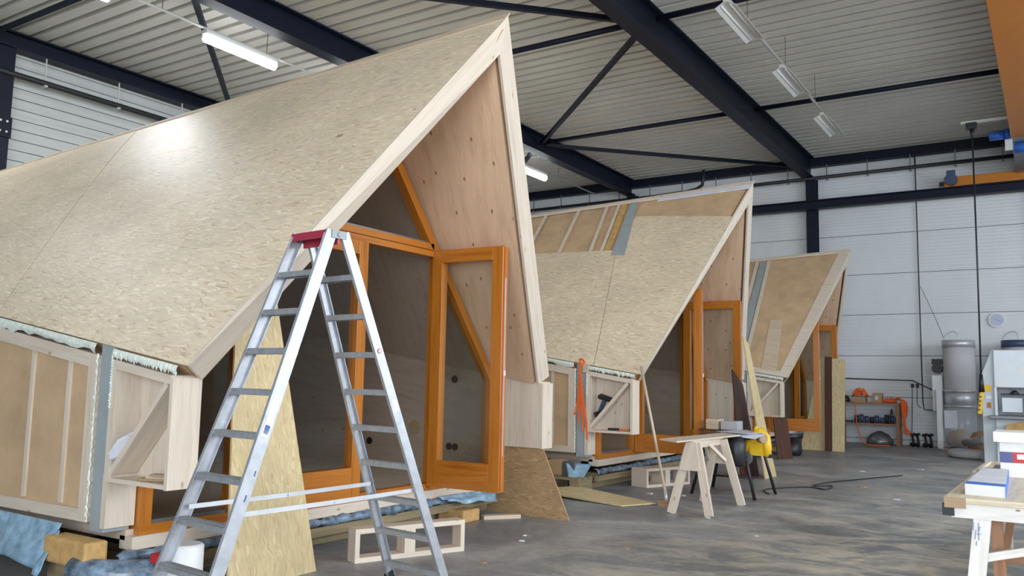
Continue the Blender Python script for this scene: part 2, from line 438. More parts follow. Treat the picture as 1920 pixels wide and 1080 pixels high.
ibeam((5.5, YF), (5.5, YB-.14), 7.37, 7.98, .30, 'roof_beam', 'navy steel roof beam to the right of the crane, over the open floor')
for x, lab in ((-5.66, 'navy steel column standing at the back wall behind the third cabin'), (-11.24, 'navy steel column at the back wall behind the second cabin'), (-.1, 'navy steel column at the back wall by the white machine')):
    mb = B(); z1 = 7.37 if x > -6 else 7.49
    mb.box(x-.14, x+.14, 24.30, 24.33, 0, z1).box(x-.14, x+.14, 24.54, 24.57, 0, z1).box(x-.012, x+.012, 24.33, 24.54, 0, z1)
    single('steel_column', mb, 'steel', lab, 'column')
t = thing('steel_column', (-16.74, 7.72, 0), 'navy steel column against the left wall with a bolted splice', 'column')
B().box(-16.88, -16.85, 7.52, 7.92, 0, 7.66).box(-16.63, -16.60, 7.52, 7.92, 0, 7.66).box(-16.85, -16.63, 7.71, 7.73, 0, 7.66).build('shaft', 'steel', t)
mb = B(); mb.box(-16.60, -16.57, 7.5, 7.94, 5.9, 6.3); mb.build('splice_plate', 'steel', t)
mb = B()
for y in (7.6, 7.72, 7.84):
    for z in (6.0, 6.2): mb.tube([(-16.57, y, z), (-16.54, y, z)], .022, 8)
mb.build('bolt', 'metal_lt', t)
# edge beam on top of the back wall, struts and wind braces under the deck
single('edge_beam', B().box(XL+.3, XR-.1, 24.32, 24.56, 7.72, 7.97), 'steel', 'navy steel edge beam where the ceiling meets the back wall', 'beam')
def strut(x0, x1, y, lab, z=7.76, r=.055):
    single('roof_strut', B().tube([(x0, y, z), (x1, y, z)], r, 10), 'steel', lab, 'strut', None)
rows = [(7.4, 'nearest the camera'), (13.02, 'in the middle row'), (18.65, 'nearest the back wall')]
bays = [(-16.5, -11.45, 'left bay'), (-11.15, -5.85, 'bay above the peaks'), (-5.55, -.25, 'bay left of the crane')]
for x0, x1, bl in bays:
    for y, rl in rows:
        strut(x0, x1, y, 'navy tubular roof strut %s, %s' % (rl, bl))
def brace(p, q, lab, w=.09, z=7.72):
    single('wind_brace', B().beam((*p, z), (*q, z), w, .09), 'steel', lab, 'brace')
brace((-11.15, 18.55), (-5.85, 13.15), 'diagonal navy roof brace meeting the big beam right of the nearest peak')
brace((-11.15, 18.75), (-5.85, 24.2), 'diagonal navy roof brace running to the top of the back wall column')
brace((-11.15, 7.5), (-5.85, 12.9), 'diagonal navy roof brace above the nearest cabin peak at the top of the photo')
brace((-11.45, 8.0), (-16.5, 12.95), 'thin diagonal navy brace crossing behind the lit tube at upper left')
brace((-11.45, 18.75), (-16.5, 24.2), 'short diagonal navy brace above the far lit tube')

# ---- pipes along the walls
t = thing('wall_pipe', (-5, 24.25, 7.33), 'black pipe hung in clips along the top of the back wall', 'pipe')
B().tube([(-16.7, 24.22, 7.30), (-.3, 24.22, 7.38)], .05, 10).build('pipe', 'pipe', t)
for k in range(15):
    x = -15.9+k*1.07
    B().box(x-.012, x+.012, 24.21, 24.23, 7.36, 7.72).box(x-.03, x+.03, 24.16, 24.28, 7.27, 7.30).build('hanger', 'steel_grey', t)
t = thing('wall_pipe', (-16.7, 10, 7.15), 'black pipe hung in clips below the beam on the left wall', 'pipe')
B().tube([(-16.6, YF+.5, 7.16), (-16.6, 24.2, 7.16)], .06, 10).build('pipe', 'pipe', t)
for k in range(12):
    y = 5.4+k*1.55
    B().box(-16.61, -16.59, y-.012, y+.012, 7.2, 7.66).box(-16.67, -16.53, y-.03, y+.03, 7.08, 7.11).build('hanger', 'lampwhite', t)
single('bent_pipe', B().tube([(-8.75, 24.1, 7.95), (-8.75, 24.1, 7.7), (-8.8, 24.12, 7.5), (-9.0, 24.15, 7.4), (-9.3, 24.18, 7.36), (-10.2, 24.2, 7.33)], .05, 10), 'pipe', 'black pipe bending down from the ceiling left of the second cabin peak', 'pipe')

# ---- luminaires
def fixture(x, y0, y1, z, lit, label, grp):
    t = thing('tube_light', (x, (y0+y1)/2, z), label, 'light', grp)
    if lit:
        B().box(x-.06, x+.06, y0, y1, z+.06, z+.13).build('housing', 'lampwhite', t)
        B().tube([(x, y0+.03, z), (x, y1-.03, z)], .085, 12).build('tube', 'glow', t)
        a = area('tube_light_source', (x, (y0+y1)/2, z-.07), (0, 0, 0), .12, y1-y0, LAMP_E, (.93, .97, 1))
        a.parent = t; a.location = (0, 0, -.07)
    else:
        B().box(x-.035, x+.035, y0, y1, z+.0, z+.06).build('housing', 'lampwhite', t)
        for s_ in (-1, 1):
            c = []
            for zz in (0, .012):
                for xx in ((.03, 0.0), (.16, -.075)):
                    for y in (y0, y1): c.append((x+s_*xx[0], y, z+xx[1]+zz))
            B().hexa(c).build('reflector', 'lampwhite', t)
            B().tube([(x+s_*.07, y0+.04, z-.035), (x+s_*.07, y1-.04, z-.035)], .014, 8).build('tube', 'white', t)
    return t
LAMP_E = 210
ZL = 7.3
t = thing('lamp_rail', (-12.15, 10, ZL+.15), 'thin white lamp rail carrying the lit tubes at upper left', 'rail')
B().tube([(-12.15, YF+1, ZL+.16), (-12.15, 23.5, ZL+.16)], .022, 8).build('bar', 'lampwhite', t)
for k in range(12): B().box(-12.155, -12.145, -3+k*2.2, -2.99+k*2.2, ZL+.17, 7.99).build('hanger', 'steel_grey', t)
spots = [(5.5, 'lit fluorescent tube light cut by the top edge at the left'), (8.83, 'brightest lit fluorescent tube light above the nearest roof'), (12.1, 'lit tube light hidden behind the nearest roof, just beyond the brightest one'), (15.4, 'lit tube light hidden behind the nearest roof, just before the far one'), (18.85, 'far lit fluorescent tube light seen past the edge of the nearest peak')]
for y, lab in spots:
    fixture(-12.15, y, y+1.6, ZL, True, lab or 'lit fluorescent tube light hidden behind the nearest cabin roof', 'lit tube lights over the left bay')
fixture(-12.15, 2.3, 3.9, ZL, True, 'lit fluorescent tube light out of view at the near end of the left row', 'lit tube lights over the left bay')
t = thing('lamp_rail', (-4.0, 10, 7.4), 'white lamp rail with three unlit double lamps at upper right', 'rail')
B().tube([(-4.0, YF+1, 7.38), (-4.0, 19.8, 7.38)], .03, 8).build('bar', 'lampwhite', t)
for k in range(10): B().box(-4.005, -3.995, -3+k*2.3, -2.99+k*2.3, 7.4, 7.99).build('hanger', 'steel_grey', t)
for y, lab in ((12.0, 'unlit double tube lamp nearest the top edge'), (15.1, 'unlit double tube lamp in the middle of its rail'), (18.25, 'unlit double tube lamp at the far end of its rail')):
    fixture(-4.0, y, y+1.55, 7.28, False, lab, 'unlit lamps on the right rail')
for y, lab in ((-1.5, 'added unseen tube light over the open floor just behind the camera'), (3.5, 'added unseen tube light over the open floor to the right of the camera')):
    fixture(3.0, y, y+1.6, ZL, True, lab, 'added tube lights outside the frame')  # unseen lamps added to brighten the hall

# ------------------------------------------------------------------ overhead crane
t = thing('overhead_crane', (-.4, 12, 6.5), 'orange overhead travelling crane with blue drive motors', 'crane')
B().box(-.60, -.12, YF+1.5, 20.1, 6.76, 7.30).build('bridge_beam', 'crane', t, .01)
B().box(-.05, -.01, YF+1.5, 20.3, 6.80, 7.22).box(-.12, -.05, YF+1.5, 20.3, 6.98, 7.04).build('cable_tray', 'dkbrown', t)
B().box(-.62, .1, 20.1, 24.1, 6.88, 7.28).build('beam_end', 'steel_grey', t)
mb = B(); mb.box(-2.25, 1.8, 24.02, 24.22, 6.70, 6.95); mb.build('end_carriage', 'crane', t, .01)
B().box(-2.37, -2.25, 24.08, 24.18, 6.76, 6.85).build('buffer', 'black', t)
mb = B(); mb.tube([(-2.08, 24.02, 6.86), (-2.08, 23.86, 6.86)], .15, 16); mb.box(-2.18, -1.98, 23.9, 24.0, 6.98, 7.1); mb.build('drive_motor', 'darkblue', t)
mb = B(); mb.tube([(-1.02, 20.6, 6.98), (-.72, 20.6, 6.98)], .10, 14); mb.tube([(-.72, 20.6, 6.98), (-.62, 20.6, 6.98)], .13, 14); mb.build('hoist_motor', 'blue', t)
B().box(-.72, -.58, 20.25, 20.32, 6.55, 6.78).build('hoist_bracket', 'metal_lt', t)
mb = B(); mb.tube([(-.56, 20.4, 6.62), (-.05, 20.4, 6.62)], .13, 16); mb.build('hoist_drum', 'blue', t)
single('crane_rail', B().box(-16.6, 8, 24.0, 24.26, 6.44, 6.47).box(-16.6, 8, 24.0, 24.26, 6.66, 6.69).box(-16.6, 8, 24.11, 24.15, 6.47, 6.66), 'steel', 'navy crane runway girder across the back wall below the orange carriage', 'beam')
t = thing('pendant_control', (-1.25, 19.2, 1.0), 'yellow crane pendant control hanging on a long black cable', 'control')
B().box(-1.45, -.595, 19.17, 19.23, 6.93, 6.98).build('arm', 'lampwhite', t)
B().box(-1.36, -1.16, 19.12, 19.28, 6.80, 6.93).tube([(-1.25, 19.2, 6.8), (-1.25, 19.2, 6.62)], [.05, .02], 8).build('trolley', 'black', t)
B().tube([(-1.25, 19.2, 6.65), (-1.255, 19.2, 4.0), (-1.27, 19.2, 1.75)], .016, 8).build('cable', 'black', t)
B().tube([(-1.27, 19.2, 1.80), (-1.27, 19.2, 1.45)], [.03, .055], 8).build('boot', 'black', t)
B().beam((-1.265, 19.2, 1.46), (-1.32, 19.2, 1.02), .075, .08, (0, 1, 0)).build('handset', 'yellow', t, .012)
mb = B()
for k in range(4): mb.tube([(-1.285-.011*k, 19.15, 1.36-.085*k), (-1.285-.011*k, 19.13, 1.36-.085*k)], .016, 8)
mb.build('button', 'black', t)

# ------------------------------------------------------------------ cabins
def cabin(Yc, dx, dz, apz, variant, label):
    root = thing('timber_cabin', (-7.4+dx, Yc, 0.02), label, 'cabin')
    def W(x, u, z): return Vector((x+dx, Yc+u, z+dz))
    zr = apz-dz
    HO, HI = 2.48, 2.27
    XR_ = -13.6
    def ez(x): return 1.556+.157*(-4.75-x)
    def outer(t, a, sgn):
        f0 = Vector((-4.75, -HO, 1.556)) if sgn < 0 else Vector((-4.91, -2.42, 1.556)); f1 = Vector((-3.97, 0, zr))
        b0 = Vector((XR_, -HO, ez(XR_))); b1 = Vector((XR_, 0, zr-.042*(-3.97-XR_)))
        return (f0.lerp(f1, t)).lerp(b0.lerp(b1, t), a)
    def inner(t, a, sgn):
        f0 = Vector((-4.88, -HI, 1.465)) if sgn < 0 else Vector((-4.94, -2.24, 1.465)); f1 = Vector((-4.05, 0, zr-.335))
        b0 = Vector((XR_, -HI, ez(XR_)-.09)); b1 = Vector((XR_, 0, zr-.335-.042*(-3.97-XR_)))
        return (f0.lerp(f1, t)).lerp(b0.lerp(b1, t), a)
    def P(t, a, w_, sgn):
        p = outer(t, a, sgn).lerp(inner(t, a, sgn), w_)
        return W(p.x, p.y*(-sgn), p.z)      # sgn -1: left slope (u<0); +1: right slope
    def blk(mb, t0, t1, a0, a1, w0, w1, sgn, nu=6, nv=6):
        """a curved slab cut from the roof volume; corners as lists (t0 at a0 / a1 may differ)"""
        t0 = t0 if isinstance(t0, tuple) else (t0, t0); t1 = t1 if isinstance(t1, tuple) else (t1, t1)
        a0 = a0 if isinstance(a0, tuple) else (a0, a0); a1 = a1 if isinstance(a1, tuple) else (a1, a1)
        def pt(i, j, w_):
            aa0 = a0[0]+(a0[1]-a0[0])*j; aa1 = a1[0]+(a1[1]-a1[0])*j; a = aa0+(aa1-aa0)*i
            tt0 = t0[0]+(t0[1]-t0[0])*i; tt1 = t1[0]+(t1[1]-t1[0])*i; t = tt0+(tt1-tt0)*j
            return P(t, a, w_, sgn), (a*9.2, t*4.05)
        mb.grid(lambda i, j: pt(i, j, w0), nu, nv, True, sgn > 0)
        mb.grid(lambda i, j: pt(i, j, w1), nu, nv, True, sgn < 0)
        def side(fn, n, fl):
            mb.grid(lambda i, j: ((pt(*fn(i), w0+(w1-w0)*j)[0]), (i*4, j*.2)), n, 1, False, fl)
        side(lambda i: (i, 0), nu, sgn < 0); side(lambda i: (i, 1), nu, sgn > 0)
        side(lambda i: (0, i), nv, sgn > 0); side(lambda i: (1, i), nv, sgn < 0)
        return mb
    # roof bodies
    for sgn, nm in ((-1, 'roof_panel'), (1, 'roof_panel')):
        blk(B(), 0, 1, .004, 1, .09, .90, sgn).build(nm, 'fibre', root)
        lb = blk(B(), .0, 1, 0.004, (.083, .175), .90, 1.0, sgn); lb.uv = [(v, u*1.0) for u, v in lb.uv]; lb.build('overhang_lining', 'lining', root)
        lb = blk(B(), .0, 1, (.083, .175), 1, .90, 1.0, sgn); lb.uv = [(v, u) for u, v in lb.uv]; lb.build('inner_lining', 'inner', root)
        # rake board closing the front edge
        mb = B(); c = []
        if sgn < 0: cut = .0
        o0, o1 = P(0, 0, 0, sgn), P(1, 0, 0, sgn); i0, i1 = P(0, 0, 1, sgn), P(1, 0, 1, sgn)
        f = Vector((.028, 0, .0))
        mb.hexa([o0, o1, i0, i1, o0+f, o1+f, i0+f, i1+f]); rk = mb.build('rake_board', 'spruce', root)
        # ridge infill / end piece under the eave corner
    lw = -.0
    if variant == 1:
        # sheathing: three big sheets with hairline joints
        def sh(t0, t1, a0, a1): return blk(B(), t0, t1, a0, a1, 0, .075, -1, 8, 8).build('sheathing', 'osb', root)
        sh(0, .6797, -.001, (.279, .469)); sh(.6803, .997, -.001, (.4695, .558)); sh(0, .6797, (.2797, .4697), 1); sh(.6803, .997, (.4705, .559), 1)
        blk(B(), .612, .622, .074, .081, -.006, .002, -1, 1, 1).build('reddish_flake', 'knotwood', root)
        blk(B(), 0, 1, 0, 1, 0, .09, 1).build('sheathing', 'osb', root)
    elif variant == 2:
        blk(B(), 0, .635, -.001, (.08, .1745), 0, .075, -1).build('sheathing', 'osb', root)
        blk(B(), .635, (.80, .872), -.001, (.1745, .184), 0, .075, -1, 3, 3).build('sheathing', 'osb', root)
        blk(B(), 0, .635, (.0807, .1752), 1, 0, .075, -1).build('sheathing', 'osb', root)
        blk(B(), (.81, .88), .985, .01, .188, .03, .09, -1).build('fibre_infill', 'fibre', root)
        blk(B(), .60, .985, (.152, .20), (.178, .214), -.01, .09, -1).build('cable_channel', 'membrane', root)
        blk(B(), .637, .985, (.186, .219), (.198, .231), .0, .09, -1).build('fibre_infill', 'block', root)
        for a, a2 in ((.20, .233), (.222, .257), (.285, .315), (.355, .385), (.425, .455), (.50, .53), (.60, .63), (.72, .75), (.86, .88)):
            blk(B(), .637, .985, (a, a2), (a+.006, a2+.006), -.02, .09, -1).build('batten', 'spruce', root)
        blk(B(), 0, 1, 0, 1, 0, .09, 1).build('sheathing', 'osb', root)
        blk(B(), .965, 1.004, -.004, .16, -.035, .0, -1).build('ridge_membrane', 'paper', root)
    else:
        blk(B(), .03, .97, .02, (.105, .183), .02, .09, -1).build('fibre_infill', 'fibre', root)
        blk(B(), 0.0, .035, 0, 1, -.02, .09, -1).build('batten', 'spruce', root)
        blk(B(), 0.0, 1, .0, .022, -.02, .09, -1).build('batten', 'spruce', root)
        blk(B(), .0, .97, (.111, .19), (.131, .206), -.01, .09, -1).build('cable_channel', 'membrane', root)
        for a, a2 in ((.102, .18), (.134, .209), (.20, .27), (.30, .36), (.42, .47), (.56, .60), (.74, .77)):
            blk(B(), .03, .97, (a, a2), (a+.009, a2+.009), -.03, .09, -1).build('batten', 'spruce', root)
        blk(B(), .03, .41, (.030, .072), (.066, .102), -.03, .02, -1, 3, 3).build('cover_plate', 'ply', root)
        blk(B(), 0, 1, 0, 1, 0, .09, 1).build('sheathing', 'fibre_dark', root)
    blk(B(), .985, 1.006, -.003, 1, -.05, .02, -1).build('ridge_batten', 'ply' if variant == 1 else 'spruce', root)

    # ------------- side walls
    zb = .455
    for sg in (-1, 1):
        def SW(x, d, z): return W(x, sg*(HO-d), z)      # d = depth inward from the outer face
        def sbox(mb, x0, x1, d0, d1, z0, z1a, z1b=None):
            z1b = z1a if z1b is None else z1b
            c = []
            for k in (0, 1):
                for d in (d0, d1):
                    for x in (x0, x1):
                        z = z0 if k == 0 else (z1a if x == x0 else z1b)
                        c.append(SW(x, d, z))
            return mb.hexa(c)
        tp = lambda x, g=.05: ez(x)-g
        xe = -13.4
        fr = B()
        sbox(fr, -5.75, -5.86, 0, .2, zb, tp(-5.75, .09), tp(-5.86, .09))
        for x in (-6.13, -6.64, -7.25, -7.86, -8.47, -9.08, -9.69, -10.3, -10.9, -11.5, -12.1, -12.7): sbox(fr, x+.022, x-.022, .015, .19, zb+.1, tp(x, .19))
        # top and bottom rails, sloping top
        c = []
        for zz in (.19, .09):
            for d in (0, .2):
                for x in (-5.86, xe): c.append(SW(x, d, ez(x)-zz))
        fr.hexa(c)
        sbox(fr, -5.86, xe, 0, .2, zb, zb+.085)
        fr.build('wall_frame', 'spruce', root)
        ins = B(); c = []
        for k in (0, 1):
            for d in (.03, .17):
                for x in (-5.86, xe): c.append(SW(x, d, zb+.08 if k == 0 else ez(x)-.18))
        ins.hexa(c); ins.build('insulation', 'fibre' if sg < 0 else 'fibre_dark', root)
        pk = B(); c = []
        for k in (0, 1):
            for d in (.2, HO-HI+.01):
                for x in (-5.58, xe): c.append(SW(x, d, .35 if k == 0 else ez(x)-.08))
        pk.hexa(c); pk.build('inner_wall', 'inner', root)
        po = B(); c = []
        for k in (0, 1):
            for d in (.02, .2):
                for x in (-5.58, -5.735): c.append(SW(x, d, .40 if k == 0 else ez(x)-.01))
        po.hexa(c); po.build('wall_membrane', 'membrane', root)
        # foam beads: an uneven strip under the eave and down the panel edge
        rnd = random.Random(3 if variant == 1 else variant)
        def foam(x0, x1, g0, g1, vert=False):
            mb = B(); N = 90
            am = [rnd.uniform(.1, 1)**1.5 for _ in range(N+1)]
            def fn(i, j):
                k = min(N, int(round(i*N))); r = am[k]
                ang = math.pi*j
                if vert:
                    z = g0+(g1-g0)*i; x = x0+(x1-x0)*(.5+(j-.5)*(.4+.6*am[(k+5) % N]))+.006*math.sin(k*1.3); d = -.014*math.sin(ang)*r
                    return SW(x, d-.001, z), (i, j)
                x = x0+(x1-x0)*i; z = ez(x)-g0-(g1-g0)*j*(.55+.5*am[(k+7) % N]); d = -.016*math.sin(ang)*(.4+r)
                return SW(x, d-.001, z), (i, j)
            mb.grid(fn, N, 5, True, (sg > 0) ^ (not vert))
            return mb.build('foam_bead', 'foam', root)
        if sg < 0: foam(xe, -5.77, .01, .10); foam(-5.56, -4.83, .015, .09)
        if sg < 0: foam(-5.765, -5.735, .46, tp(-5.75, .08), True); foam(-5.585, -5.55, 1.25, tp(-5.56, .05), True)
        # ------------- storage box outboard of the front frame
        def bx(n_, m_, *a): mb = B(); sbox(mb, *a); return mb.build(n_, m_, root)
        bz = .75
        bx('box_back', 'spruce_plank' if sg > 0 else 'spruce', -5.581, -4.90, .205, HO-HI+.005, bz, tp(-5.58, .1), tp(-4.90, .1))
        bx('box_bottom', 'spruce', -5.579, -4.90, 0.002, .203, bz, bz+.03)
        bx('box_stile', 'spruce', -5.578, -5.515, 0.001, .204, bz+.03, tp(-5.58, .09), tp(-5.515, .09))
        bx('box_front', 'spruce', -4.90, -4.868, -.004, HO-HI+.012, bz-.004, 1.475)
        c = []; mb = B()
        for zz in (.15, .09):
            for d in (0, .205):
                for x in (-5.515, -4.90): c.append(SW(x, d, ez(x)-zz))
        mb.hexa(c); mb.build('box_top', 'spruce', root)
        # diagonal brace board
        bw = .20 if variant == 1 else .09
        mb = B(); c = []
        for k in (0, 1):
            for d in (.005, bw):
                for e in (0, 1):
                    x = (-5.50, -4.93)[e]; z = (bz+.05, 1.42)[e]
                    c.append(SW(x+(.0 if k == 0 else -.03), d, z+(.0 if k == 0 else .03)))
        mb.hexa(c); mb.build('box_brace', 'spruce', root)
    # front-facing returns beside the glazed frame
    for sg in (-1, 1):
        mb = B(); mb.hexa([W(x, sg*u, z) for z in (.43, .80) for u in (2.245, 2.47) for x in (-5.60, -5.545)]); mb.build('front_cheek', 'spruce', root)
    mb = B(); mb.hexa([W(x, u, z) for z in (.27, .36) for u in (-2.3, 2.3) for x in (-5.62, -5.47)]); mb.build('sill_board', 'spruce', root)
    # floor deck, back wall
    mb = B(); mb.hexa([W(x, u, z) for z in (.33, .40) for u in (-2.3, 2.3) for x in (-13.4, -5.56)]); mb.build('floor_deck', 'floorply', root)
    bx_ = -13.3; bwp = [W(bx_, -2.25, .4), W(bx_, 2.25, .4), W(bx_, 2.25, ez(bx_)-.15), W(bx_, .02, zr-.78), W(bx_, -2.25, ez(bx_)-.15)]
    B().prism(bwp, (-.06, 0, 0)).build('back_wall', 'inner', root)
    # inner partition seen through the opening keeps the rear dark
    # ------------- front frame (orange)
    x0, x1 = -5.60, -5.50
    def roofu(z):  # inner roof half-width at height z (frame plane)
        zf0 = 1.465+.09; zf1 = zr-.335-.063
        return HI*(1-(z-zf0)/(zf1-zf0))
    def fb(mb, u0, u1, z0, z1, xa=x0, xb=x1): mb.hexa([W(x, u, z) for z in (z0, z1) for u in (u0, u1) for x in (xa, xb)]); return mb
    HZ0, HZ1 = (2.78, 2.92) if variant == 1 else (2.86, 3.0)
    uh = roofu(HZ1)-.01; DLS = {1: 1.07, -1: 1.37 if variant == 1 else 1.03}
    fr = fb(B(), -2.235, 2.235, .36, .43); fr.build('bottom_rail', 'orange', root)
    for sg in (-1, 1):
        fb(B(), sg*2.235, sg*2.14, .43, 1.50).build('side_jamb', 'orange', root)
        # raking members along the roof line
        p0 = W(x0, sg*(roofu(1.66)-.0), 1.66); p1 = W(x0, sg*.0, zr-.398)
        wv = Vector((0, -sg*.0, -.15)); f = Vector((x1-x0, 0, 0))
        mb = B(); q0 = p0+Vector((0, -sg*.03, -.04)); q1 = p1+Vector((0, 0, -.06)); mb.hexa([q0, q1, q0+wv, q1+wv, q0+f, q1+f, q0+wv+f, q1+wv+f]); mb.build('raking_jamb', 'orange', root)
        DL = DLS[sg]; fb(B(), sg*(DL+.09), sg*DL, .43, min(HZ0, 9)).build('mullion', 'orange', root)
        # glazed side light: pane and bead
        mb = B(); mb.prism([W(-5.555, sg*(DL+.09), .43), W(-5.555, sg*2.14, .43), W(-5.555, sg*2.14, 1.5), W(-5.555, sg*(DL+.09), 2.72-1.3*(DL-1.03))], (-.006, 0, 0)); mb.build('side_pane', 'glass', root)
        fb(B(), sg*(DL+.09), sg*2.14, .43, .455, -5.545, -5.52).build('glazing_bead', 'steel_grey', root)
    hd = B(); fb(hd, -uh+.12, uh-.10, HZ0, HZ0+.062, x0, x1+.02); fb(hd, -uh+.14, uh-.11, HZ0+.074, HZ1, x0, x1); hd.build('header', 'orange', root)
    fb(B(), -uh+.18, uh-.15, HZ1, HZ1+.022, x0+.02, x1-.03).build('header_bead', 'steel_grey', root)
    # ------------- doors
    def leaf(hu, ang, sg, wd, z0=.405, z1=2.855):
        """hinge at u=hu; the leaf's own x axis points from hinge to free edge"""
        h = W(x1+.01, hu, 0); dirv = Vector((math.cos(ang), math.sin(ang), 0)); nv = Vector((-dirv.y, dirv.x, 0))
        T = .10
        def L(mb, s0, s1, a, b, n0=-T/2, n1=T/2):
            c = []
            for z in (a, b):
                for nn in (n0, n1):
                    for s_ in (s0, s1): c.append(h+dirv*s_+nv*nn+Vector((0, 0, z)))
            return mb.hexa(c)
        d = L(B(), 0, .125, z0, z1); L(d, wd-.125, wd, z0, z1); L(d, .125, wd-.125, z0, z0+.27); L(d, .125, wd-.125, z1-.13, z1)
        d = d.build('door_leaf', 'orange', root, .004)
        L(B(), .12, wd-.12, z0+.26, z1-.12, -.006, .006).build('door_pane', 'glass', d)
        L(B(), wd+.001, wd+.004, z0+.01, z1-.01, -T/2+.022, -T/2+.028).build('red_seal', 'redprint', d)
        L(B(), wd+.001, wd+.005, z0+.35, z1-.32, -.002, .014).build('lock_strip', 'metal_lt', d)
        L(B(), wd+.002, wd+.014, z0+1.14, z0+1.19, -.006, .018).build('latch', 'white', d)
        L(B(), .0, wd, z1, z1+.004, -T/2+.01, -T/2+.03).build('top_seal', 'redprint', d)
        return d
    if variant == 1:
        leaf(1.04, R(2), 1, .87, z1=2.84)
        leaf(-1.37, R(91.5), -1, 1.36, z1=2.785)
    else:
        leaf(1.0, R(2), 1, 1.0); leaf(-1.0, R(6), -1, 1.03)
    # ------------- sockets and round cut-outs in the right inner wall
    uw = HI-.008
    def disc(x, z, r, nm, mt):
        c = W(x, uw, z); B().tube([c, c+Vector((0, -.012, 0))], r, 20).build(nm, mt, root)
    if variant == 1:
        for x, z, r in ((-6.10, 1.50, .045), (-6.16, .70, .042), (-6.07, .70, .042), (-7.43, .70, .045)): disc(x, z, r, 'socket_hole', 'knot')
        disc(-6.70, .90, .09, 'round_plug', 'knotwood')
    elif variant == 2:
        disc(-6.72, .92, .10, 'round_plug', 'knotwood')
    return root, W, P, blk

cab1, W1, P1, blk1 = cabin(5.95, 0, 0, 4.70, 1, 'nearest and largest timber cabin, its steep roof fully sheathed in strand board')
cab2, W2, P2, blk2 = cabin(13.0, .04, .06, 4.68, 2, 'middle timber cabin, strand board below an open band of battens and a grey channel')
cab3, W3, P3, blk3 = cabin(20.12, .10, .11, 4.60, 3, 'farthest timber cabin by the back wall, its roof still bare brown fibreboard')

# stamp and pencil marks on the near rake board
def rake_pt(t, w_): return P1(t, 0, w_, -1)+Vector((.0295, 0, 0))
mb = B(); rnd = random.Random(5)
for k in range(16):
    t = .478+rnd.uniform(-.012, .014); w_ = .55+rnd.uniform(-.22, .22); a = rake_pt(t, w_); b = rake_pt(t+rnd.uniform(-.006, .006), w_+rnd.uniform(-.1, .1))
    if (a-b).length > .004: mb.beam(a, b, .004, .002, (1, 0, 0))
for k in range(7):
    a = rake_pt(.462+k*.0016, .30+k*.055); b = rake_pt(.463+k*.0016, .33+k*.055); mb.beam(a, b, .006, .002, (1, 0, 0))
    a = rake_pt(.487+k*.0018, .62-k*.06); b = rake_pt(.4885+k*.0018, .60-k*.06); mb.beam(a, b, .006, .002, (1, 0, 0))
mb.build('ink_stamp', 'ink', cab1)
mb = B()
mb.beam(rake_pt(.985, .25), rake_pt(.90, .995), .010, .003, (1, 0, 0)); mb.build('mitre_gap', 'fibre_dark', cab1)

# ------------------------------------------------------------------ what carries the cabins
def platform(Yc, dx, dz, n, lab_b, lab_w):
    for k, u in enumerate((-2.1, 0.0, 2.1)):
        single('support_beam', B().box(-13.4+dx, -5.54+dx, Yc+u-.09, Yc+u+.09, .10, .20+dz), 'timber', '%s %s' % (('olive timber skid under the left edge of', 'olive timber skid under the middle of', 'olive timber skid under the right edge of')[k], lab_b), 'timber')
    for k, x in enumerate((-5.75+dx, -7.6+dx, -9.8+dx)):
        single('cross_timber', B().box(x-.08, x+.08, Yc-2.35, Yc+2.35, .0, .10), 'timber', '%s %s' % (('front cross timber on the floor under', 'middle cross timber on the floor under', 'rear cross timber on the floor under')[k], lab_b), 'timber')
    single('front_skid', B().beam((-5.50+dx, Yc-2.3, .15+dz*.5), (-5.50+dx, Yc+2.4, .15+dz*.5), .06, .08), 'timber', 'olive timber edge board under the blue film of %s' % lab_b, 'timber')
    # blue film wrapped round the front edge of the floor
    mb = B(); rnd = random.Random(n)
    am = [rnd.uniform(-1, 1) for _ in range(200)]
    def fn(i, j):
        k = int(i*90); ang = math.pi*(-.5+1.1*j); r = .034*(1+.3*am[k]+.25*am[(k*3+int(j*6)*7) % 199])
        return (-5.46+dx+math.cos(ang)*r*1.3, Yc-2.42+i*4.9, .235+dz*.9-math.sin(-ang)*r+.004*am[(k*7) % 190]), (i*4.9, j*.2)
    mb.grid(fn, 90, 8, True, True)
    o = single('plastic_wrap', mb, 'bluewrap', lab_w, 'plastic sheet', solid=.004)
    return o
platform(5.95, 0, 0, 1, 'the nearest cabin', 'printed blue plastic film folded along the front edge of the nearest cabin floor')
platform(13.0, .04, .03, 2, 'the middle cabin', 'blue plastic film along the front edge of the middle cabin floor')
platform(20.12, .10, .07, 3, 'the farthest cabin', 'blue plastic film along the front edge of the farthest cabin floor')
# big film folds, left side of nearest cabin
def sheetfilm(name, p00, p10, p01, p11, mat, lab, amp=.03, nu=24, nv=12, seed=1, ragged=.0):
    rnd = random.Random(seed); ph = [rnd.uniform(0, 6.28) for _ in range(6)]
    p00, p10, p01, p11 = map(Vector, (p00, p10, p01, p11))
    nn = (p10-p00).cross(p01-p00).normalized()
    def fn(i, j):
        p = p00.lerp(p10, i).lerp(p01.lerp(p11, i), j)
        d = math.sin(i*9+ph[0]+2*j)*.5+math.sin(i*17+ph[1]-3*j)*.3+math.sin(j*8+ph[2]+i*4)*.4
        return p+nn*amp*d*(.2+j)+Vector((0, 0, -ragged*abs(math.sin(i*7+ph[3]))*j)), (i, j)
    return single(name, B().grid(fn, nu, nv), mat, lab, 'plastic sheet', solid=.003)
sheetfilm('plastic_sheet', (-7.9, 3.44, .45), (-5.92, 3.40, .44), (-7.9, 3.36, .22), (-5.96, 3.28, .16), 'bluefilm2', 'blue plastic sheet hanging below the insulated wall at the lower left', .02, seed=4, ragged=.03)
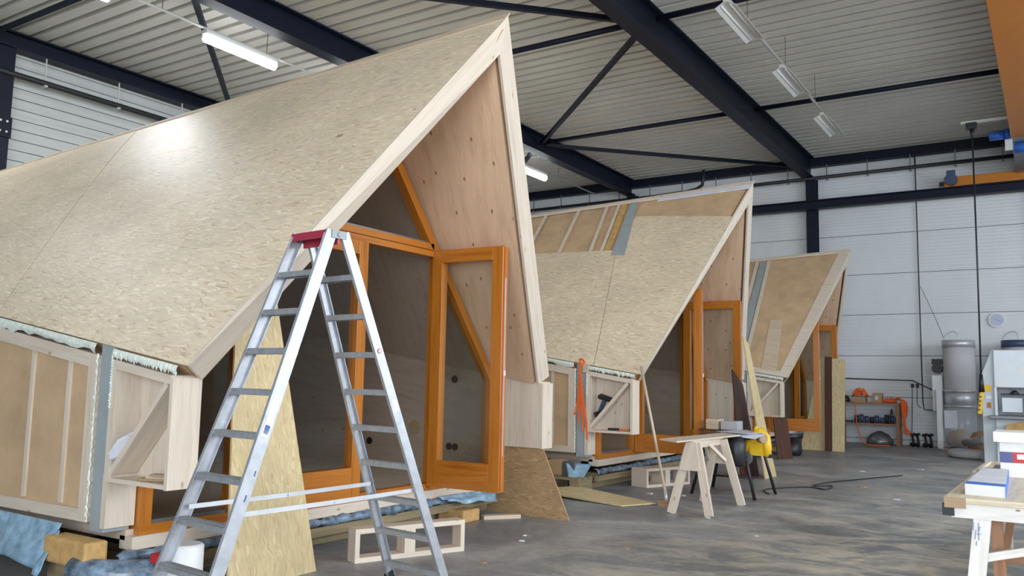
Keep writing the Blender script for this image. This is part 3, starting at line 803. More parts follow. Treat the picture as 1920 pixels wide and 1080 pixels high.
sheetfilm('plastic_sheet', (-5.98, 3.40, .40), (-5.88, 3.36, .40), (-6.0, 3.26, .13), (-5.9, 3.22, .1), 'bluefilm2', 'narrow dangling tail of blue film beside the tan block', .02, 8, 8, seed=6)
# rolled film under the cabin's front-left corner
mb = B(); rnd = random.Random(9)
pts = [(-5.60, 3.30, .20), (-5.45, 3.36, .17), (-5.3, 3.5, .155), (-5.2, 3.62, .17), (-5.15, 3.75, .19)]
mb.tube(pts, [.07, .095, .10, .085, .06], 14)
single('film_roll', mb, 'bluewrap', 'crumpled blue film roll on the floor under the near corner of the nearest cabin', 'plastic sheet')
t = single('tape_scrap', B().box(-5.16, -5.10, 3.585, 3.66, .24, .30), 'redprint', 'small red scrap stuck to the blue film beside the white roll', 'scrap')
single('timber_block', B().box(-5.97, -5.46, 3.30, 3.47, .195, .37), 'block', 'tan packing block wedged under the grey membrane at the lower left', 'block', bevel=.02)
single('packing_timber', B().box(-6.1, -5.35, 3.42, 3.6, .0, .19), 'timber', 'dark packing timber under the tan block', 'timber')
mb = B(); mb.tube([(-4.95, 3.70, .10), (-4.95, 3.70, .12), (-4.95, 3.70, .36), (-4.95, 3.70, .375)], [.10, .118, .118, .10], 24)
sp_o = single('twine_spool', mb, 'white', 'white spool of twine standing behind the ladder foot', 'spool')
mb = B()
for k in range(12): mb.tube([(-4.95+.119*math.cos(a), 3.70+.119*math.sin(a), .13+k*.02) for a in [2*math.pi*i/24 for i in range(25)]], .004, 5, False)
mb.build('winding', 'white', sp_o) if False else None
single('packing_board', B().box(-5.15, -4.75, 3.55, 3.85, .0, .10), 'timber', 'low dark board carrying the white spool of twine', 'board')

# things in the near storage box
def floaty(name, mb, mat, lab, cat, grp=None, **k): return single(name, mb, mat, lab, cat, grp, **k)
def S1(x, d, z): return W1(x, -(2.48-d), z)
for k, (dz_, dd, lab) in enumerate(((0, 0, 'bottom grey-brown wood offcut in the near storage box'), (.018, .02, 'middle wood offcut of the small stack in the near storage box'), (.036, .01, 'top wood offcut of the small stack in the near storage box'))):
    mb = B(); mb.beam(S1(-5.22+.06*k, .04+dd, .79+dz_), S1(-4.93, .14+dd-.03*k, .792+dz_), .05, .016)
    single('wood_offcut', mb, 'ply' if k == 1 else 'knotwood', lab, 'offcut', 'offcuts in the near storage box')
mb = B()
mb.prism([S1(-5.46, .0, .95), S1(-5.34, .02, 1.06), S1(-5.24, .04, 1.10), S1(-5.31, .06, 1.04), S1(-5.42, .05, .93)], Vector((-.01, -.02, .012)))
mb.prism([S1(-5.49, -.015, .93), S1(-5.40, -.01, 1.03), S1(-5.29, .03, 1.09), S1(-5.43, .05, .96)], Vector((-.012, -.012, .014)))
mb.prism([S1(-5.50, .0, .90), S1(-5.44, .01, .97), S1(-5.33, .03, 1.05), S1(-5.40, .05, .93)], Vector((-.006, -.02, .01)))
single('paper_sheets', mb, 'paper', 'crumpled papers stuck behind the diagonal board of the near storage box', 'paper')
mb = B(); mb.prism([S1(-5.47, .03, .88), S1(-5.36, .03, .985), S1(-5.25, .04, 1.10), S1(-5.27, .06, 1.05), S1(-5.45, .05, .86)], Vector((-.012, -.015, .012)))
single('wood_scrap', mb, 'navyprint', 'dark folder under the crumpled papers of the near storage box', 'folder')

# ------------------------------------------------------------------ ladder
def ladder():
    Tx, Ty, h, th, sf, sr_, wt, wb, d, o, a = -4.098, 3.973, 2.444, 1.465, .966, 1.026, .366, .604, .254, .005, .053
    t = thing('stepladder', (Tx, Ty, 0), 'tall aluminium double stepladder with a dark red cap in the foreground', 'ladder')
    e = Vector((math.cos(th), math.sin(th), 0)); n = Vector((-math.sin(th), math.cos(th), 0)); T = Vector((Tx, Ty, 0))
    def pt(front, side, z, ex=0):
        q = 1-z/h; s_ = a+((sf if front else sr_)-a)*q; w_ = (wt+(wb-wt)*q)/2+ex
        return T+(-s_ if front else s_)*e+side*w_*n+Vector((0, 0, z))
    for front in (1, 0):
        for side in (1, -1):
            p, q = pt(front, side, 0.012, .0), pt(front, side, h, .0)
            D = (q-p).normalized(); nn = n*side; dp = D.cross(nn).normalized()
            mb = B()
            wd = .078 if front else .066
            mb.beam(p, q, .004, wd, dp)      # web: thin across n, deep along dp
            for k in (-.5, .5):
                mb.beam(p+dp*k*wd-nn*.011, q+dp*k*wd-nn*.011, .024, .005, dp)
            mb.build('rail', 'alu', t)
            mb = B(); mb.beam(pt(front, side, 0.0), pt(front, side, .05), .032, wd+.008, dp); mb.build('foot', 'black', t)
        fdir = e*(1 if front else -1)
        for k in range(1, 10):
            z = h-o-k*d-.012; A, C_ = pt(front, 1, z, -.006), pt(front, -1, z, -.006)
            mb = B(); mb.beam(A, C_, .085 if front else .06, .006)
            off = e*(-.04 if front else -.03)
            mb.beam(A+off-Vector((0, 0, .014)), C_+off-Vector((0, 0, .014)), .004, .034)
            mb.beam(A-off-Vector((0, 0, .014)), C_-off-Vector((0, 0, .014)), .004, .034)
            for g in (-.02, 0, .02): mb.beam(A+e*g+Vector((0, 0, .005)), C_+e*g+Vector((0, 0, .005)), .006, .005)
            st = mb.build('tread', 'alu_dull', t)
    c0, c1 = pt(1, 1, h-.01, -.004), pt(1, -1, h-.01, -.004)
    mb = B(); mb.beam(c0+e*.01, c1+e*.01, .10, .028); mb.beam(c0-e*.04-Vector((0, 0, .012)), c1-e*.04-Vector((0, 0, .012)), .012, .05)
    mb.beam(c0+e*.06-Vector((0, 0, .03)), c1+e*.06-Vector((0, 0, .03)), .012, .08)
    mb.build('cap', 'red_cap', t)
    for side in (1, -1):
        p = pt(1, side, h-.02, .004); q = pt(0, side, h-.02, .004)
        mb = B(); mb.beam(p, q, .012, .05); mb.tube([(p+q)/2-n*side*.01, (p+q)/2+n*side*.012], .016, 10)
        mb.build('hinge', 'steel_grey', t)
        mb = B(); A, C_ = pt(1, side, .71, -.03), pt(0, side, .73, -.03); mid = (A+C_)/2
        mb.beam(A, mid-Vector((0, 0, .004)), .004, .028); mb.beam(mid-Vector((0, 0, .004)), C_, .004, .028); mb.tube([mid-n*.012, mid+n*.012], .012, 8)
        mb.build('spreader_bar', 'metal_lt', t)
    # stickers and paint flecks on the outer faces of the right rails
    def patch(front, z, hgt, wd_, mat, nm, off=0):
        p, q = pt(front, -1, z, .0035), pt(front, -1, z+hgt, .0035); D = (q-p).normalized(); dp = D.cross(-n).normalized()
        B().beam(p+dp*off, q+dp*off, .002, wd_, dp).build(nm, mat, t)
    patch(1, 1.14, .24, .05, 'sticker', 'sticker'); patch(1, 1.16, .05, .035, 'blueprint', 'sticker')
    patch(0, 1.27, .09, .04, 'sticker', 'sticker'); patch(1, .93, .03, .006, 'navyprint', 'paint_fleck', .02); patch(1, .79, .035, .008, 'navyprint', 'paint_fleck', .01)
    p = pt(0, -1, 1.68, .004); B().tube([p, p-n*.002], .017, 14).build('round_sticker', 'redprint', t)
    B().tube([p-n*.002, p-n*.003], .012, 14).build('round_sticker', 'sticker', t)
ladder()

# ------------------------------------------------------------------ sheets, crates and boards round the cabins
def leaning(name, pts, vec, mat, lab, cat='board'): return single(name, B().prism(pts, vec), mat, lab, cat)
leaning('strand_board', [(-4.90, 4.02, 0), (-4.90, 4.86, 0), (-5.20, 4.56, 2.25), (-5.20, 4.20, 2.25)], (-.018, 0, -.002), 'osb2', 'tall tapering strand board offcut leaning in the nearest cabin front behind the ladder')
leaning('strand_board', [(-5.62, 8.24, 0), (-4.50, 8.19, 0), (-4.87, 8.235, .745), (-5.52, 8.25, .745)], (0, .018, 0.001), 'osb_brown', 'brown strand board offcut standing under the right box of the nearest cabin')
def crate(x0, y0, x1, y1, H_, depth, label, nsl=1):
    """low rack: two long boards joined by end and middle blocks"""
    a = Vector((x0, y0, 0)); b = Vector((x1, y1, 0)); d = (b-a).normalized(); nrm = Vector((-d.y, d.x, 0))
    t = thing('timber_crate', (a+b)/2, label, 'crate')
    for z in (.0, H_-.04):
        B().beam(a+nrm*depth/2+Vector((0, 0, z+.02)), b+nrm*depth/2+Vector((0, 0, z+.02)), depth, .04).build('long_board', 'spruce', t)
    L = (b-a).length
    for k in range(nsl+2):
        s_ = .02+(L-.04)*k/(nsl+1) if k not in (0, nsl+1) else (.02 if k == 0 else L-.02)
        wd = .04 if k in (0, nsl+1) else .10
        if k not in (0, nsl+1): s_ -= .02
        c = a+d*s_+nrm*depth/2
        B().beam(c+Vector((0, 0, .04)), c+Vector((0, 0, H_-.04)), depth, wd, d).build('upright_block', 'spruce', t)
crate(-4.845, 5.23, -4.455, 6.20, .27, .14, 'low pale timber rack with two openings on the floor before the nearest cabin')
crate(-5.03, 11.45, -4.72, 12.35, .27, .30, 'low pale timber rack on the floor before the middle cabin', 1)
mb = B(); mb.box(-5.62, -5.28, 7.32, 7.62, 0, .13); single('timber_block', mb, 'block', 'rough tan block on the floor under the right of the nearest cabin door', 'block', bevel=.015)
mb = B(); mb.beam((-5.3, 7.70, .02), (-5.05, 8.05, .02), .10, .04); single('wood_offcut', mb, 'ply', 'thin wood strip on the floor beside the brown strand board', 'offcut')
# sagging film at the right end of nearest floor
sheetfilm('plastic_sheet', (-5.42, 7.05, .29), (-5.42, 8.10, .28), (-5.36, 7.15, .235), (-5.26, 7.95, .17), 'bluefilm2', 'loose blue film sagging under the open door of the nearest cabin', .03, seed=12)

# middle cabin: tools, straps, boxes
def S2(x, d, z): return W2(x, -(2.48-d), z)
t = thing('cordless_drill', S2(-5.35, .12, .95), 'dark cordless drill hung in the storage box of the middle cabin', 'drill')
B().tube([S2(-5.44, .12, 1.235), S2(-5.40, .12, 1.24), S2(-5.24, .12, 1.195), S2(-5.17, .12, 1.175)], [.03, .042, .038, .018], 12).build('body', 'black', t)
B().beam(S2(-5.34, .12, 1.21), S2(-5.42, .12, 1.02), .045, .055, (0, 1, 0)).build('grip', 'darkblue', t)
B().beam(S2(-5.49, .12, .98), S2(-5.37, .12, 1.03), .07, .07, (0, 1, 0)).build('battery', 'black', t, .006)
t = thing('hammer', S2(-5.08, .12, .785), 'hammer with an orange and black handle lying in the storage box of the middle cabin', 'hammer')
B().beam(S2(-5.28, .10, .80), S2(-5.12, .12, .80), .03, .03).build('grip', 'black', t)
B().beam(S2(-5.12, .12, .80), S2(-4.96, .13, .80), .022, .02).build('shaft', 'orange_strap', t)
B().beam(S2(-4.945, .09, .80), S2(-4.945, .19, .80), .03, .03).build('head', 'steel_grey', t)
mb = B()
def strap(mb, pts, w_=.03, th_=.004, up=(0, 1, 0)):
    for a, b in zip(pts[:-1], pts[1:]): mb.beam(a, b, th_, w_, (1, 0, 0))
for k in range(4):
    x = -5.69+.03*k
    strap(mb, [S2(-5.66, -.015-.006*k, 1.74), S2(-5.665+.01*k, -.03-.006*k, 1.50), S2(x, -.02-.01*k, 1.2), S2(x-.04+.03*k, -.02, 1.0-.05*k), S2(x-.06+.04*k, -.02-.004*k, .98-.11*k)], .028)
strap(mb, [S2(-5.68, -.012, 1.74), S2(-5.64, -.03, 1.765), S2(-5.60, -.012, 1.72), S2(-5.63, -.03, 1.66)], .03)
single('lashing_strap', mb, 'orange_strap', 'bright orange strap hanging from the eave of the middle cabin', 'strap')
single('wood_offcut', B().hexa([S2(x, d, z) for z in (1.57, 1.69) for d in (-.02, .0) for x in (-5.62, -5.53)]), 'ply', 'small reddish block fixed under the eave beside the orange strap', 'offcut')
single('cardboard_box', B().box(-5.98, -5.74, 10.20, 10.42, .225, .42), 'cardboard', 'small brown cardboard box on the pallet at the corner of the middle cabin', 'box')
single('grey_block', B().box(-5.72, -5.55, 10.22, 10.42, .225, .42), 'steel_grey', 'grey block beside the cardboard box at the corner of the middle cabin', 'block')
t = thing('pallet', (-5.75, 10.25, 0), 'weathered timber pallet under the corner of the middle cabin', 'pallet')
for y in (10.12, 10.27, 10.42): B().box(-6.35, -5.40, y-.05, y+.05, .19, .22).build('deck_board', 'timber', t)
for x in (-6.25, -5.85, -5.47): B().box(x-.07, x+.07, 10.08, 10.46, .03, .19).build('bearer', 'timber', t)
for y in (10.10, 10.44): B().box(-6.35, -5.40, y-.03, y+.03, 0, .03).build('base_board', 'timber', t)
sheetfilm('plastic_sheet', (-5.66, 10.2, .40), (-5.40, 10.45, .38), (-5.52, 10.08, .03), (-5.46, 10.1, .05), 'bluefilm2', 'pointed scrap of blue film drooping at the corner of the middle cabin', .03, 10, 10, seed=3)
mb = B(); mb.prism([(-6.1, 9.85, .035), (-5.45, 10.12, .10), (-4.25, 9.95, .01), (-4.50, 9.50, .005)], (0, 0, .018))
single('strand_board', mb, 'osb2', 'flat strand board offcut lying on the floor before the middle cabin', 'board')
t = thing('wooden_pole', (-4.12, 9.93, 0), 'thin wooden pole leaning against the rake of the middle cabin', 'pole')
pt_top = Vector((-4.66, 10.42, 1.72)); pt_bot = Vector((-4.13, 9.97, .16))
B().tube([pt_bot, pt_top], .018, 10).build('shaft', 'ply', t)
B().tube([(-4.115, 9.955, .05), pt_bot+Vector((0, 0, .01))], .022, 10).build('socket', 'metal_lt', t)
B().beam((-4.20, 9.93, .035), (-4.02, 9.97, .035), .09, .07).build('scraper_foot', 'rust', t)

# boards by the right side of the middle cabin
leaning('strand_board', [(-4.02, 13.85, 0), (-4.0, 14.42, 0), (-4.20, 13.62, 2.17), (-4.20, 13.33, 2.28)], (-.02, .002, 0), 'osb2', 'long pale strand board plank leaning upright right of the middle cabin')
leaning('dark_board', [(-4.40, 13.8, 0), (-4.25, 14.3, 0), (-4.40, 13.95, 1.5), (-4.47, 13.62, 1.75)], (-.02, .002, 0), 'dkbrown', 'dark brown panel leaning behind the pale plank right of the middle cabin')
# farthest cabin: boards
leaning('dark_board', [(-4.86, 17.66, 0), (-4.66, 18.02, 0), (-4.74, 17.92, .84), (-4.92, 17.58, .84)], (-.02, .002, 0), 'dkbrown', 'dark brown board standing below the storage box of the farthest cabin')
leaning('strand_board', [(-5.24, 20.92, 0), (-4.23, 20.92, 0), (-4.19, 21.02, 2.15), (-4.72, 21.02, 2.18), (-4.78, 21.02, 2.1), (-5.0, 20.97, 1.0)], (0, .018, 0.001), 'osb2', 'strand board sheet standing at the right door of the farthest cabin')
leaning('dark_plank', [(-4.64, 20.80, 0), (-4.48, 20.80, 0), (-4.46, 20.88, 2.2), (-4.62, 20.88, 2.2)], (0, .02, 0), 'dkbrown', 'narrow dark brown slat leaning on the strand board of the farthest cabin')
single('sack', B().tube([(-4.95, 19.0, .0), (-4.95, 19.0, .1), (-4.93, 19.02, .28), (-4.95, 19.0, .36)], [.2, .24, .2, .09], 12), 'black', 'dark sack on the floor under the open doors of the farthest cabin', 'sack')

# ------------------------------------------------------------------ sawhorse
t = thing('sawhorse', (-3.62, 10.05, 0), 'pale timber sawhorse standing before the middle cabin', 'sawhorse')
B().beam((-3.63, 9.55, .79), (-3.64, 10.62, .79), .05, .09).build('top_beam', 'spruce', t)
for (bx_, by_, tx_, ty_) in ((-3.85, 9.47, -3.67, 9.60), (-3.39, 9.47, -3.58, 9.60), (-3.39, 10.64, -3.58, 10.52), (-3.90, 10.67, -3.68, 10.52)):
    B().beam((bx_, by_, .0), (tx_, ty_, .81), .095, .045, (0, 1, 0)).build('leg', 'spruce', t)
for y in (9.505, 10.62):
    B().prism([(-3.76, y, .50), (-3.50, y, .50), (-3.565, y+(.04 if y < 10 else -.04), .82), (-3.69, y+(.04 if y < 10 else -.04), .82)], (0, -.018 if y < 10 else .018, 0)).build('gusset', 'spruce', t)
for s_ in (-1, 1):
    B().beam((-3.63+s_*.02, 10.06, .78), (-3.63+s_*.11, 10.42, .56), .03, .04).build('strut', 'spruce', t)
single('plywood_board', B().prism([(-3.96, 9.38, .836), (-3.64, 9.12, .836), (-3.50, 10.95, .836), (-3.84, 11.25, .836)], (0, 0, .018)), 'spruce', 'pale board laid across the sawhorse', 'board')

# workbench with the yellow saw
t = thing('folding_trestle', (-3.7, 11.8, 0), 'black folding trestle with splayed metal legs behind the sawhorse', 'trestle')
B().box(-4.15, -3.45, 11.20, 12.10, .78, .83).build('top', 'black', t)
for (bx_, by_, tx_, ty_) in ((-4.33, 12.25, -4.1, 12.0), (-3.40, 11.22, -3.6, 11.32), (-3.36, 12.05, -3.55, 11.95), (-4.3, 11.3, -4.08, 11.35)):
    B().tube([(bx_, by_, 0), (tx_, ty_, .79)], .022, 8).build('leg', 'black', t)
B().tube([(-4.26, 11.5, .25), (-3.48, 11.5, .25)], .012, 6).build('cross_bar', 'black', t)
single('tool_bag', B().tube([(-3.58, 11.03, .44), (-3.58, 11.03, .50), (-3.59, 11.04, .72), (-3.60, 11.06, .81)], [.07, .12, .14, .10], 12), 'black', 'black cloth tool bag hanging at the end of the black trestle', 'bag')
t = thing('mitre_saw', (-3.35, 11.55, .45), 'yellow mitre saw hanging off the right of the black trestle', 'saw')
mb = B(); mb.tube([(-3.52, 11.5, .56), (-3.46, 11.5, .68), (-3.38, 11.5, .80), (-3.28, 11.5, .86), (-3.22, 11.5, .80), (-3.20, 11.5, .66), (-3.22, 11.5, .56)], [.045, .06, .085, .08, .07, .065, .05], 12)
mb.tube([(-3.36, 11.5, .86), (-3.34, 11.5, .95)], [.03, .02], 8); mb.box(-3.42, -3.24, 11.44, 11.56, .56, .80); mb.build('housing', 'yellow', t)
B().tube([(-3.46, 11.42, .52), (-3.46, 11.38, .52)], .09, 20).build('blade_guard', 'steel_grey', t)
B().tube([(-3.26, 11.40, .80), (-3.20, 11.36, .80)], .065, 14).build('motor_cap', 'knotwood', t)
B().box(-3.85, -3.50, 11.42, 11.62, .56, .68).build('base', 'yellow', t)
B().tube([(-3.20, 11.5, .56), (-3.13, 11.5, .56)], .025, 8).build('knob', 'black', t)
t.location.x -= .11
single('yellow_tool', B().tube([(-4.02, 11.40, .56), (-4.0, 11.30, .58), (-4.03, 11.2, .66)], [.05, .06, .03], 10), 'yellow', 'small yellow hand tool half hidden behind the sawhorse', 'tool')
mb = B(); mb.prism([(-3.95, 11.3, .862), (-3.45, 11.05, .862), (-3.32, 11.5, .866), (-3.8, 11.9, .866)], (0, 0, .004)); mb.prism([(-3.65, 11.0, .83), (-3.35, 11.1, .80), (-3.30, 11.35, .85), (-3.55, 11.3, .861)], (.0, .0, .004))
mb.box(-3.9, -3.5, 11.35, 11.85, .83, .861)
single('paper_plans', mb, 'paper', 'loose white plans spread on the black trestle', 'paper')
single('wood_block', B().box(-4.32, -4.14, 11.95, 12.2, .86, 1.0), 'ply', 'short wood block behind the board on the sawhorse', 'block')
single('tool_case', B().box(-4.10, -3.86, 11.95, 12.2, .86, .98), 'metal_lt', 'grey case beside the short wood block on the trestle', 'case')
single('side_shelf', B().box(-4.4, -3.8, 11.85, 12.3, .835, .86), 'dkbrown', 'dark board under the grey case and wood block', 'board')
pts = [(-3.4, 11.9, .012), (-3.6, 12.4, .012), (-3.2, 13.1, .012), (-2.9, 13.0, .012), (-2.92, 13.5, .012), (-3.15, 13.35, .012), (-3.1, 13.9, .012), (-2.7, 15.0, .012), (-2.3, 16.0, .012)]
def smooth_path(p, n=6):
    p = [Vector(q) for q in p]; out = []
    for i in range(len(p)-1):
        a = p[max(i-1, 0)]; b = p[i]; c = p[i+1]; d = p[min(i+2, len(p)-1)]
        for k in range(n):
            t_ = k/n; out.append(.5*((2*b)+(c-a)*t_+(2*a-5*b+4*c-d)*t_**2+(3*b-a-3*c+d)*t_**3))
    out.append(p[-1]); return out
single('power_cable', B().tube(smooth_path(pts), .009, 6), 'black', 'black power cable looping across the floor from the yellow saw', 'cable')

# ------------------------------------------------------------------ back wall equipment
t = thing('shelf_unit', (-4.2, 24.2, 0), 'brown wooden shelf unit at the back wall right of the farthest cabin', 'shelf')
for z in (.52, 1.06): B().box(-4.95, -3.48, 23.98, 24.42, z, z+.045).build('shelf_board', 'rust', t)
for x in (-4.92, -3.52):
    for y in (24.0, 24.38): B().box(x-.04, x+.04, y-.03, y+.03, 0, 1.06 if z else 1).build('post', 'rust', t)
rnd = random.Random(2)
for k in range(9):
    x = -4.55+k*.125; hh = (.20, .22, .18, .16, .20, .15, .23, .22, .19)[k]
    c = thing('paint_can', (x, 24.12, .565), 'dark metal can on the middle shelf of the brown unit, %s' % ('leftmost of the row', 'second from the left', 'third from the left', 'fourth from the left', 'middle of the row', 'fourth from the right', 'third from the right', 'second from the right', 'rightmost of the row')[k], 'can', 'dark cans on the middle shelf')
    B().cyl(x, 24.12, .565, .565+hh, .055, 16).build('body', 'darkblue' if k % 3 else 'black', c)
    B().cyl(x, 24.12, .565+hh, .575+hh, .058, 16).build('lid', 'metal_lt', c)
single('bottle', B().tube([(-3.68, 24.1, .565), (-3.68, 24.1, .86), (-3.68, 24.1, .95)], [.035, .035, .015], 12), 'black', 'tall dark bottle at the right end of the middle shelf', 'bottle')
single('flat_tray', B().box(-4.9, -4.66, 24.0, 24.3, .565, .62), 'darkblue', 'dark flat tray at the left end of the middle shelf', 'tray')
single('cardboard_box', B().box(-4.62, -4.30, 24.0, 24.3, 1.105, 1.24), 'cardboard', 'low cardboard box under the orange straps on the top shelf', 'box')
single('cardboard_box', B().box(-4.12, -3.90, 24.0, 24.3, 1.105, 1.36), 'cardboard', 'open cardboard box with a white label in the middle of the top shelf', 'box')
single('paper_tag', B().box(-4.06, -3.98, 23.985, 23.998, 1.17, 1.28), 'paper', 'white label on the front of the open cardboard box on the top shelf', 'label')
single('machine_part', B().tube([(-4.83, 24.15, 1.105), (-4.83, 24.15, 1.2), (-4.8, 24.15, 1.28)], [.13, .12, .05], 10), 'black', 'black machine part at the left end of the top shelf', 'part')
def heap(name, c, rx, ry, rz, mat, lab, cat, seed, base):
    mb = B(); r_ = random.Random(seed)
    for k in range(26):
        a0 = r_.uniform(0, 6.28); pts = []
        for i in range(5):
            a = a0+i*.5; q = r_.uniform(.3, 1); pts.append((c[0]+rx*q*math.cos(a), c[1]+ry*q*math.sin(a), base+.012+rz*(1-q*q)*r_.uniform(.5, 1)))
        mb.tube(smooth_path(pts, 3), .014, 5)
    return single(name, mb, mat, lab, cat)
heap('strap_heap', (-4.45, 24.15), .22, .13, .26, 'orange_strap', 'heap of bright orange straps on the left of the top shelf', 'strap', 4, 1.24)
heap('strap_heap', (-3.72, 24.15), .2, .13, .13, 'orange_strap', 'flatter pile of orange straps at the right of the top shelf', 'strap', 8, 1.105)
mb = B()
for k in range(7): mb.tube(smooth_path([(-3.6, 24.0, 1.2), (-3.44+.02*k, 23.93, 1.22-.01*k), (-3.40+.02*k, 23.92, .9), (-3.36+.03*math.sin(k), 23.93, .55), (-3.38+.035*k, 23.93, .32+.03*math.cos(k*2))]), .016, 5)
single('lashing_strap', mb, 'orange_strap', 'bundle of orange straps hanging down the right end of the brown shelf unit', 'strap')
mb = B(); mb.tube(smooth_path([(-4.55, 23.95, 1.12), (-4.52, 23.93, .6), (-4.45, 23.93, .3), (-4.3, 23.85, .03), (-3.7, 23.8, .02)]), .014, 6)
single('lashing_strap', mb, 'orange_strap', 'single thin orange strap trailing from the shelf to the floor', 'strap')
single('sack', B().tube([(-4.0, 24.2, 0), (-4.0, 24.2, .12), (-4.0, 24.2, .28), (-4.0, 24.2, .36)], [.32, .34, .22, .05], 14), 'steel_grey', 'grey bundle lying under the brown shelf unit', 'bundle')
# wall conduits, sockets
mb = B(); mb.tube(smooth_path([(-3.2, 24.45, 7.7), (-3.0, 24.5, 7.72), (-2.98, 24.52, 7.5)]), .02, 6); mb.tube([(-2.98, 24.52, 7.5), (-2.98, 24.52, 1.15), (-2.95, 24.52, .95), (-2.6, 24.52, .93)], .014, 6)
single('wall_conduit', mb, 'pipe', 'thin dark conduit running down the back wall', 'conduit')
mb = B(); mb.tube([(-4.95, 24.52, 1.74), (-3.2, 24.52, 1.70), (-2.45, 24.4, 1.32)], .014, 6); single('wall_conduit', mb, 'pipe', 'thin dark conduit running level above the shelf unit towards the dust collector', 'conduit')
for x, lab in ((-3.22, 'left one of two small black wall sockets'), (-3.10, 'right one of two small black wall sockets')):
    single('wall_socket', B().box(x-.035, x+.035, 24.52, 24.6, 1.52, 1.62), 'black', lab, 'socket')
for k, (x0_, x1_, zb_) in enumerate(((-3.22, -3.27, .2), (-3.10, -3.02, 1.0))):
    single('hanging_cord', B().tube(smooth_path([(x0_, 24.5, 1.52), (x0_-.01, 24.5, 1.1), (x1_, 24.5, zb_)]), .008, 5), 'pipe', ('thin cord hanging from the left wall socket', 'short thin cord hanging from the right wall socket')[k], 'cord')
single('fallen_cord', B().tube(smooth_path([(-2.95, 24.5, 4.2), (-2.6, 24.45, 3.3), (-2.35, 24.3, 2.6)]), .006, 5), 'pipe', 'thin cord slanting from the conduit to the dust collector', 'cord')
t = thing('wall_clock', (-1.22, 24.5, 3.26), 'round white rimmed wall clock on the back wall', 'clock')
mb = B(); mb.tube([(-1.22, 24.60, 3.26), (-1.22, 24.53, 3.26)], .19, 32); mb.build('rim', 'white', t)
B().tube([(-1.22, 24.53, 3.26), (-1.22, 24.524, 3.26)], .155, 32).build('face', 'clockface', t)
B().beam((-1.22, 24.52, 3.26), (-1.12, 24.52, 3.22), .006, .008, (0, 1, 0)).beam((-1.22, 24.52, 3.26), (-1.27, 24.52, 3.31), .006, .01, (0, 1, 0)).build('hand', 'navyprint', t)

def dust(dx_, dy_, lab, band):
    x = -2.03+dx_; y = 23.6+dy_
    t = thing('dust_collector', (x, y, 0), lab, 'dust collector')
    mb = B()
    N = 28
    for k in range(1):
        mb.tube([(x, y, 1.47), (x, y, 1.50), (x, y, 2.0), (x, y, 2.55)], [.33, .35, .365, .355], N)
    mb.build('filter_bag', 'bag', t)
    B().cyl(x, y, 2.53, 2.70, .375, 32).build('top_band', band, t)
    B().tube(smooth_path([(x-.34, y, 2.70), (x-.28, y, 2.83), (x-.14, y, 2.92), (x-.02, y, 2.88), (x+.01, y, 2.70)]), .014, 6).build('hoop', 'metal_lt', t)
    mb = B(); mb.cyl(x, y, 1.10, 1.45, .36, 32); mb.cyl(x, y, 1.43, 1.49, .385, 32).cyl(x, y, 1.06, 1.11, .38, 32); mb.build('drum', 'metal_lt', t)
    mb = B(); mb.tube([(x, y, .06), (x, y, .10), (x, y, .6), (x, y, 1.08)], [.25, .34, .36, .35], 24); mb.build('waste_bag', 'film', t)
    mb = B(); mb.tube([(x, y, .07), (x, y, .12), (x+.02, y, .38), (x+.05, y, .5)], [.2, .31, .32, .1], 20); mb.build('shavings', 'cardboard', t)
    B().box(x-.33, x-.05, y-.372, y-.362, .55, .98).build('label', 'paper', t)
    mb = B(); mb.box(x-.60, x-.37, y-.12, y+.16, .95, 1.83); mb.box(x-.49, x-.37, y-.40, y-.12, .05, 1.48); mb.build('stand', 'white', t)
    B().tube([(x-.48, y-.16, 2.0), (x-.48, y+.12, 2.0)], .12, 18).box(x-.60, x-.36, y-.1, y+.1, 2.1, 2.24).build('motor', 'black', t)
    mb = B(); mb.box(x-.45, x+.4, y-.3, y+.3, 0.0, .06); mb.build('base', 'steel_grey', t)
dust(0, 0, 'dust collector with a grey filter bag over a clear waste bag at the back wall', 'metal_lt')
dust(1.28, .2, 'second dust collector, mostly hidden behind the white machine', 'darkblue')
t = thing('planer_machine', (-.6, 20.3, 0), 'large white woodworking machine with a dark throat at the right edge', 'machine')
xa = -1.10
B().box(xa, .3, 20.1, 21.0, 1.55, 2.32).build('upper_housing', 'machine', t, .015)
B().box(xa, .3, 20.1, 21.0, 0, .92).build('lower_housing', 'machine', t, .015)
B().box(xa, .3, 20.7, 21.0, .92, 1.55).build('throat_back', 'steel_grey', t)
B().box(xa+.0, xa+.04, 20.1, 20.7, .92, 1.55).build('throat_side', 'machine', t)
B().prism([(xa, 20.16, 0), (-1.33, 20.16, 0), (-1.33, 20.16, 1.80), (-1.13, 20.16, 2.32), (xa, 20.16, 2.32)], (0, .7, 0)).build('side_column', 'machine_side', t)
B().box(-1.2, .3, 19.8, 20.7, .92, .98).build('table_bed', 'steel_grey', t, .01)
mb = B(); mb.tube([(-.75, 20.3, 1.42), (-.75, 20.3, 1.50)], [.10, .03], 12); mb.box(-1.0, -.45, 20.25, 20.35, 1.40, 1.43); mb.build('cutter_guard', 'black', t)
B().box(-.98, -.62, 20.3, 20.6, 1.05, 1.34).build('guard_box', 'machine', t); B().tube([(-.48, 20.3, .98), (-.48, 20.3, 1.42)], .09, 14).build('suction_pipe', 'metal_lt', t)
B().box(-1.30, -1.16, 20.145, 20.16, 1.47, 1.60).build('yellow_sticker', 'yellow', t)
B().box(-1.24, -1.17, 20.145, 20.16, 1.13, 1.24).build('orange_sticker', 'crane', t); B().box(-1.26, -1.16, 20.147, 20.16, 1.31, 1.38).build('white_sticker', 'white', t)
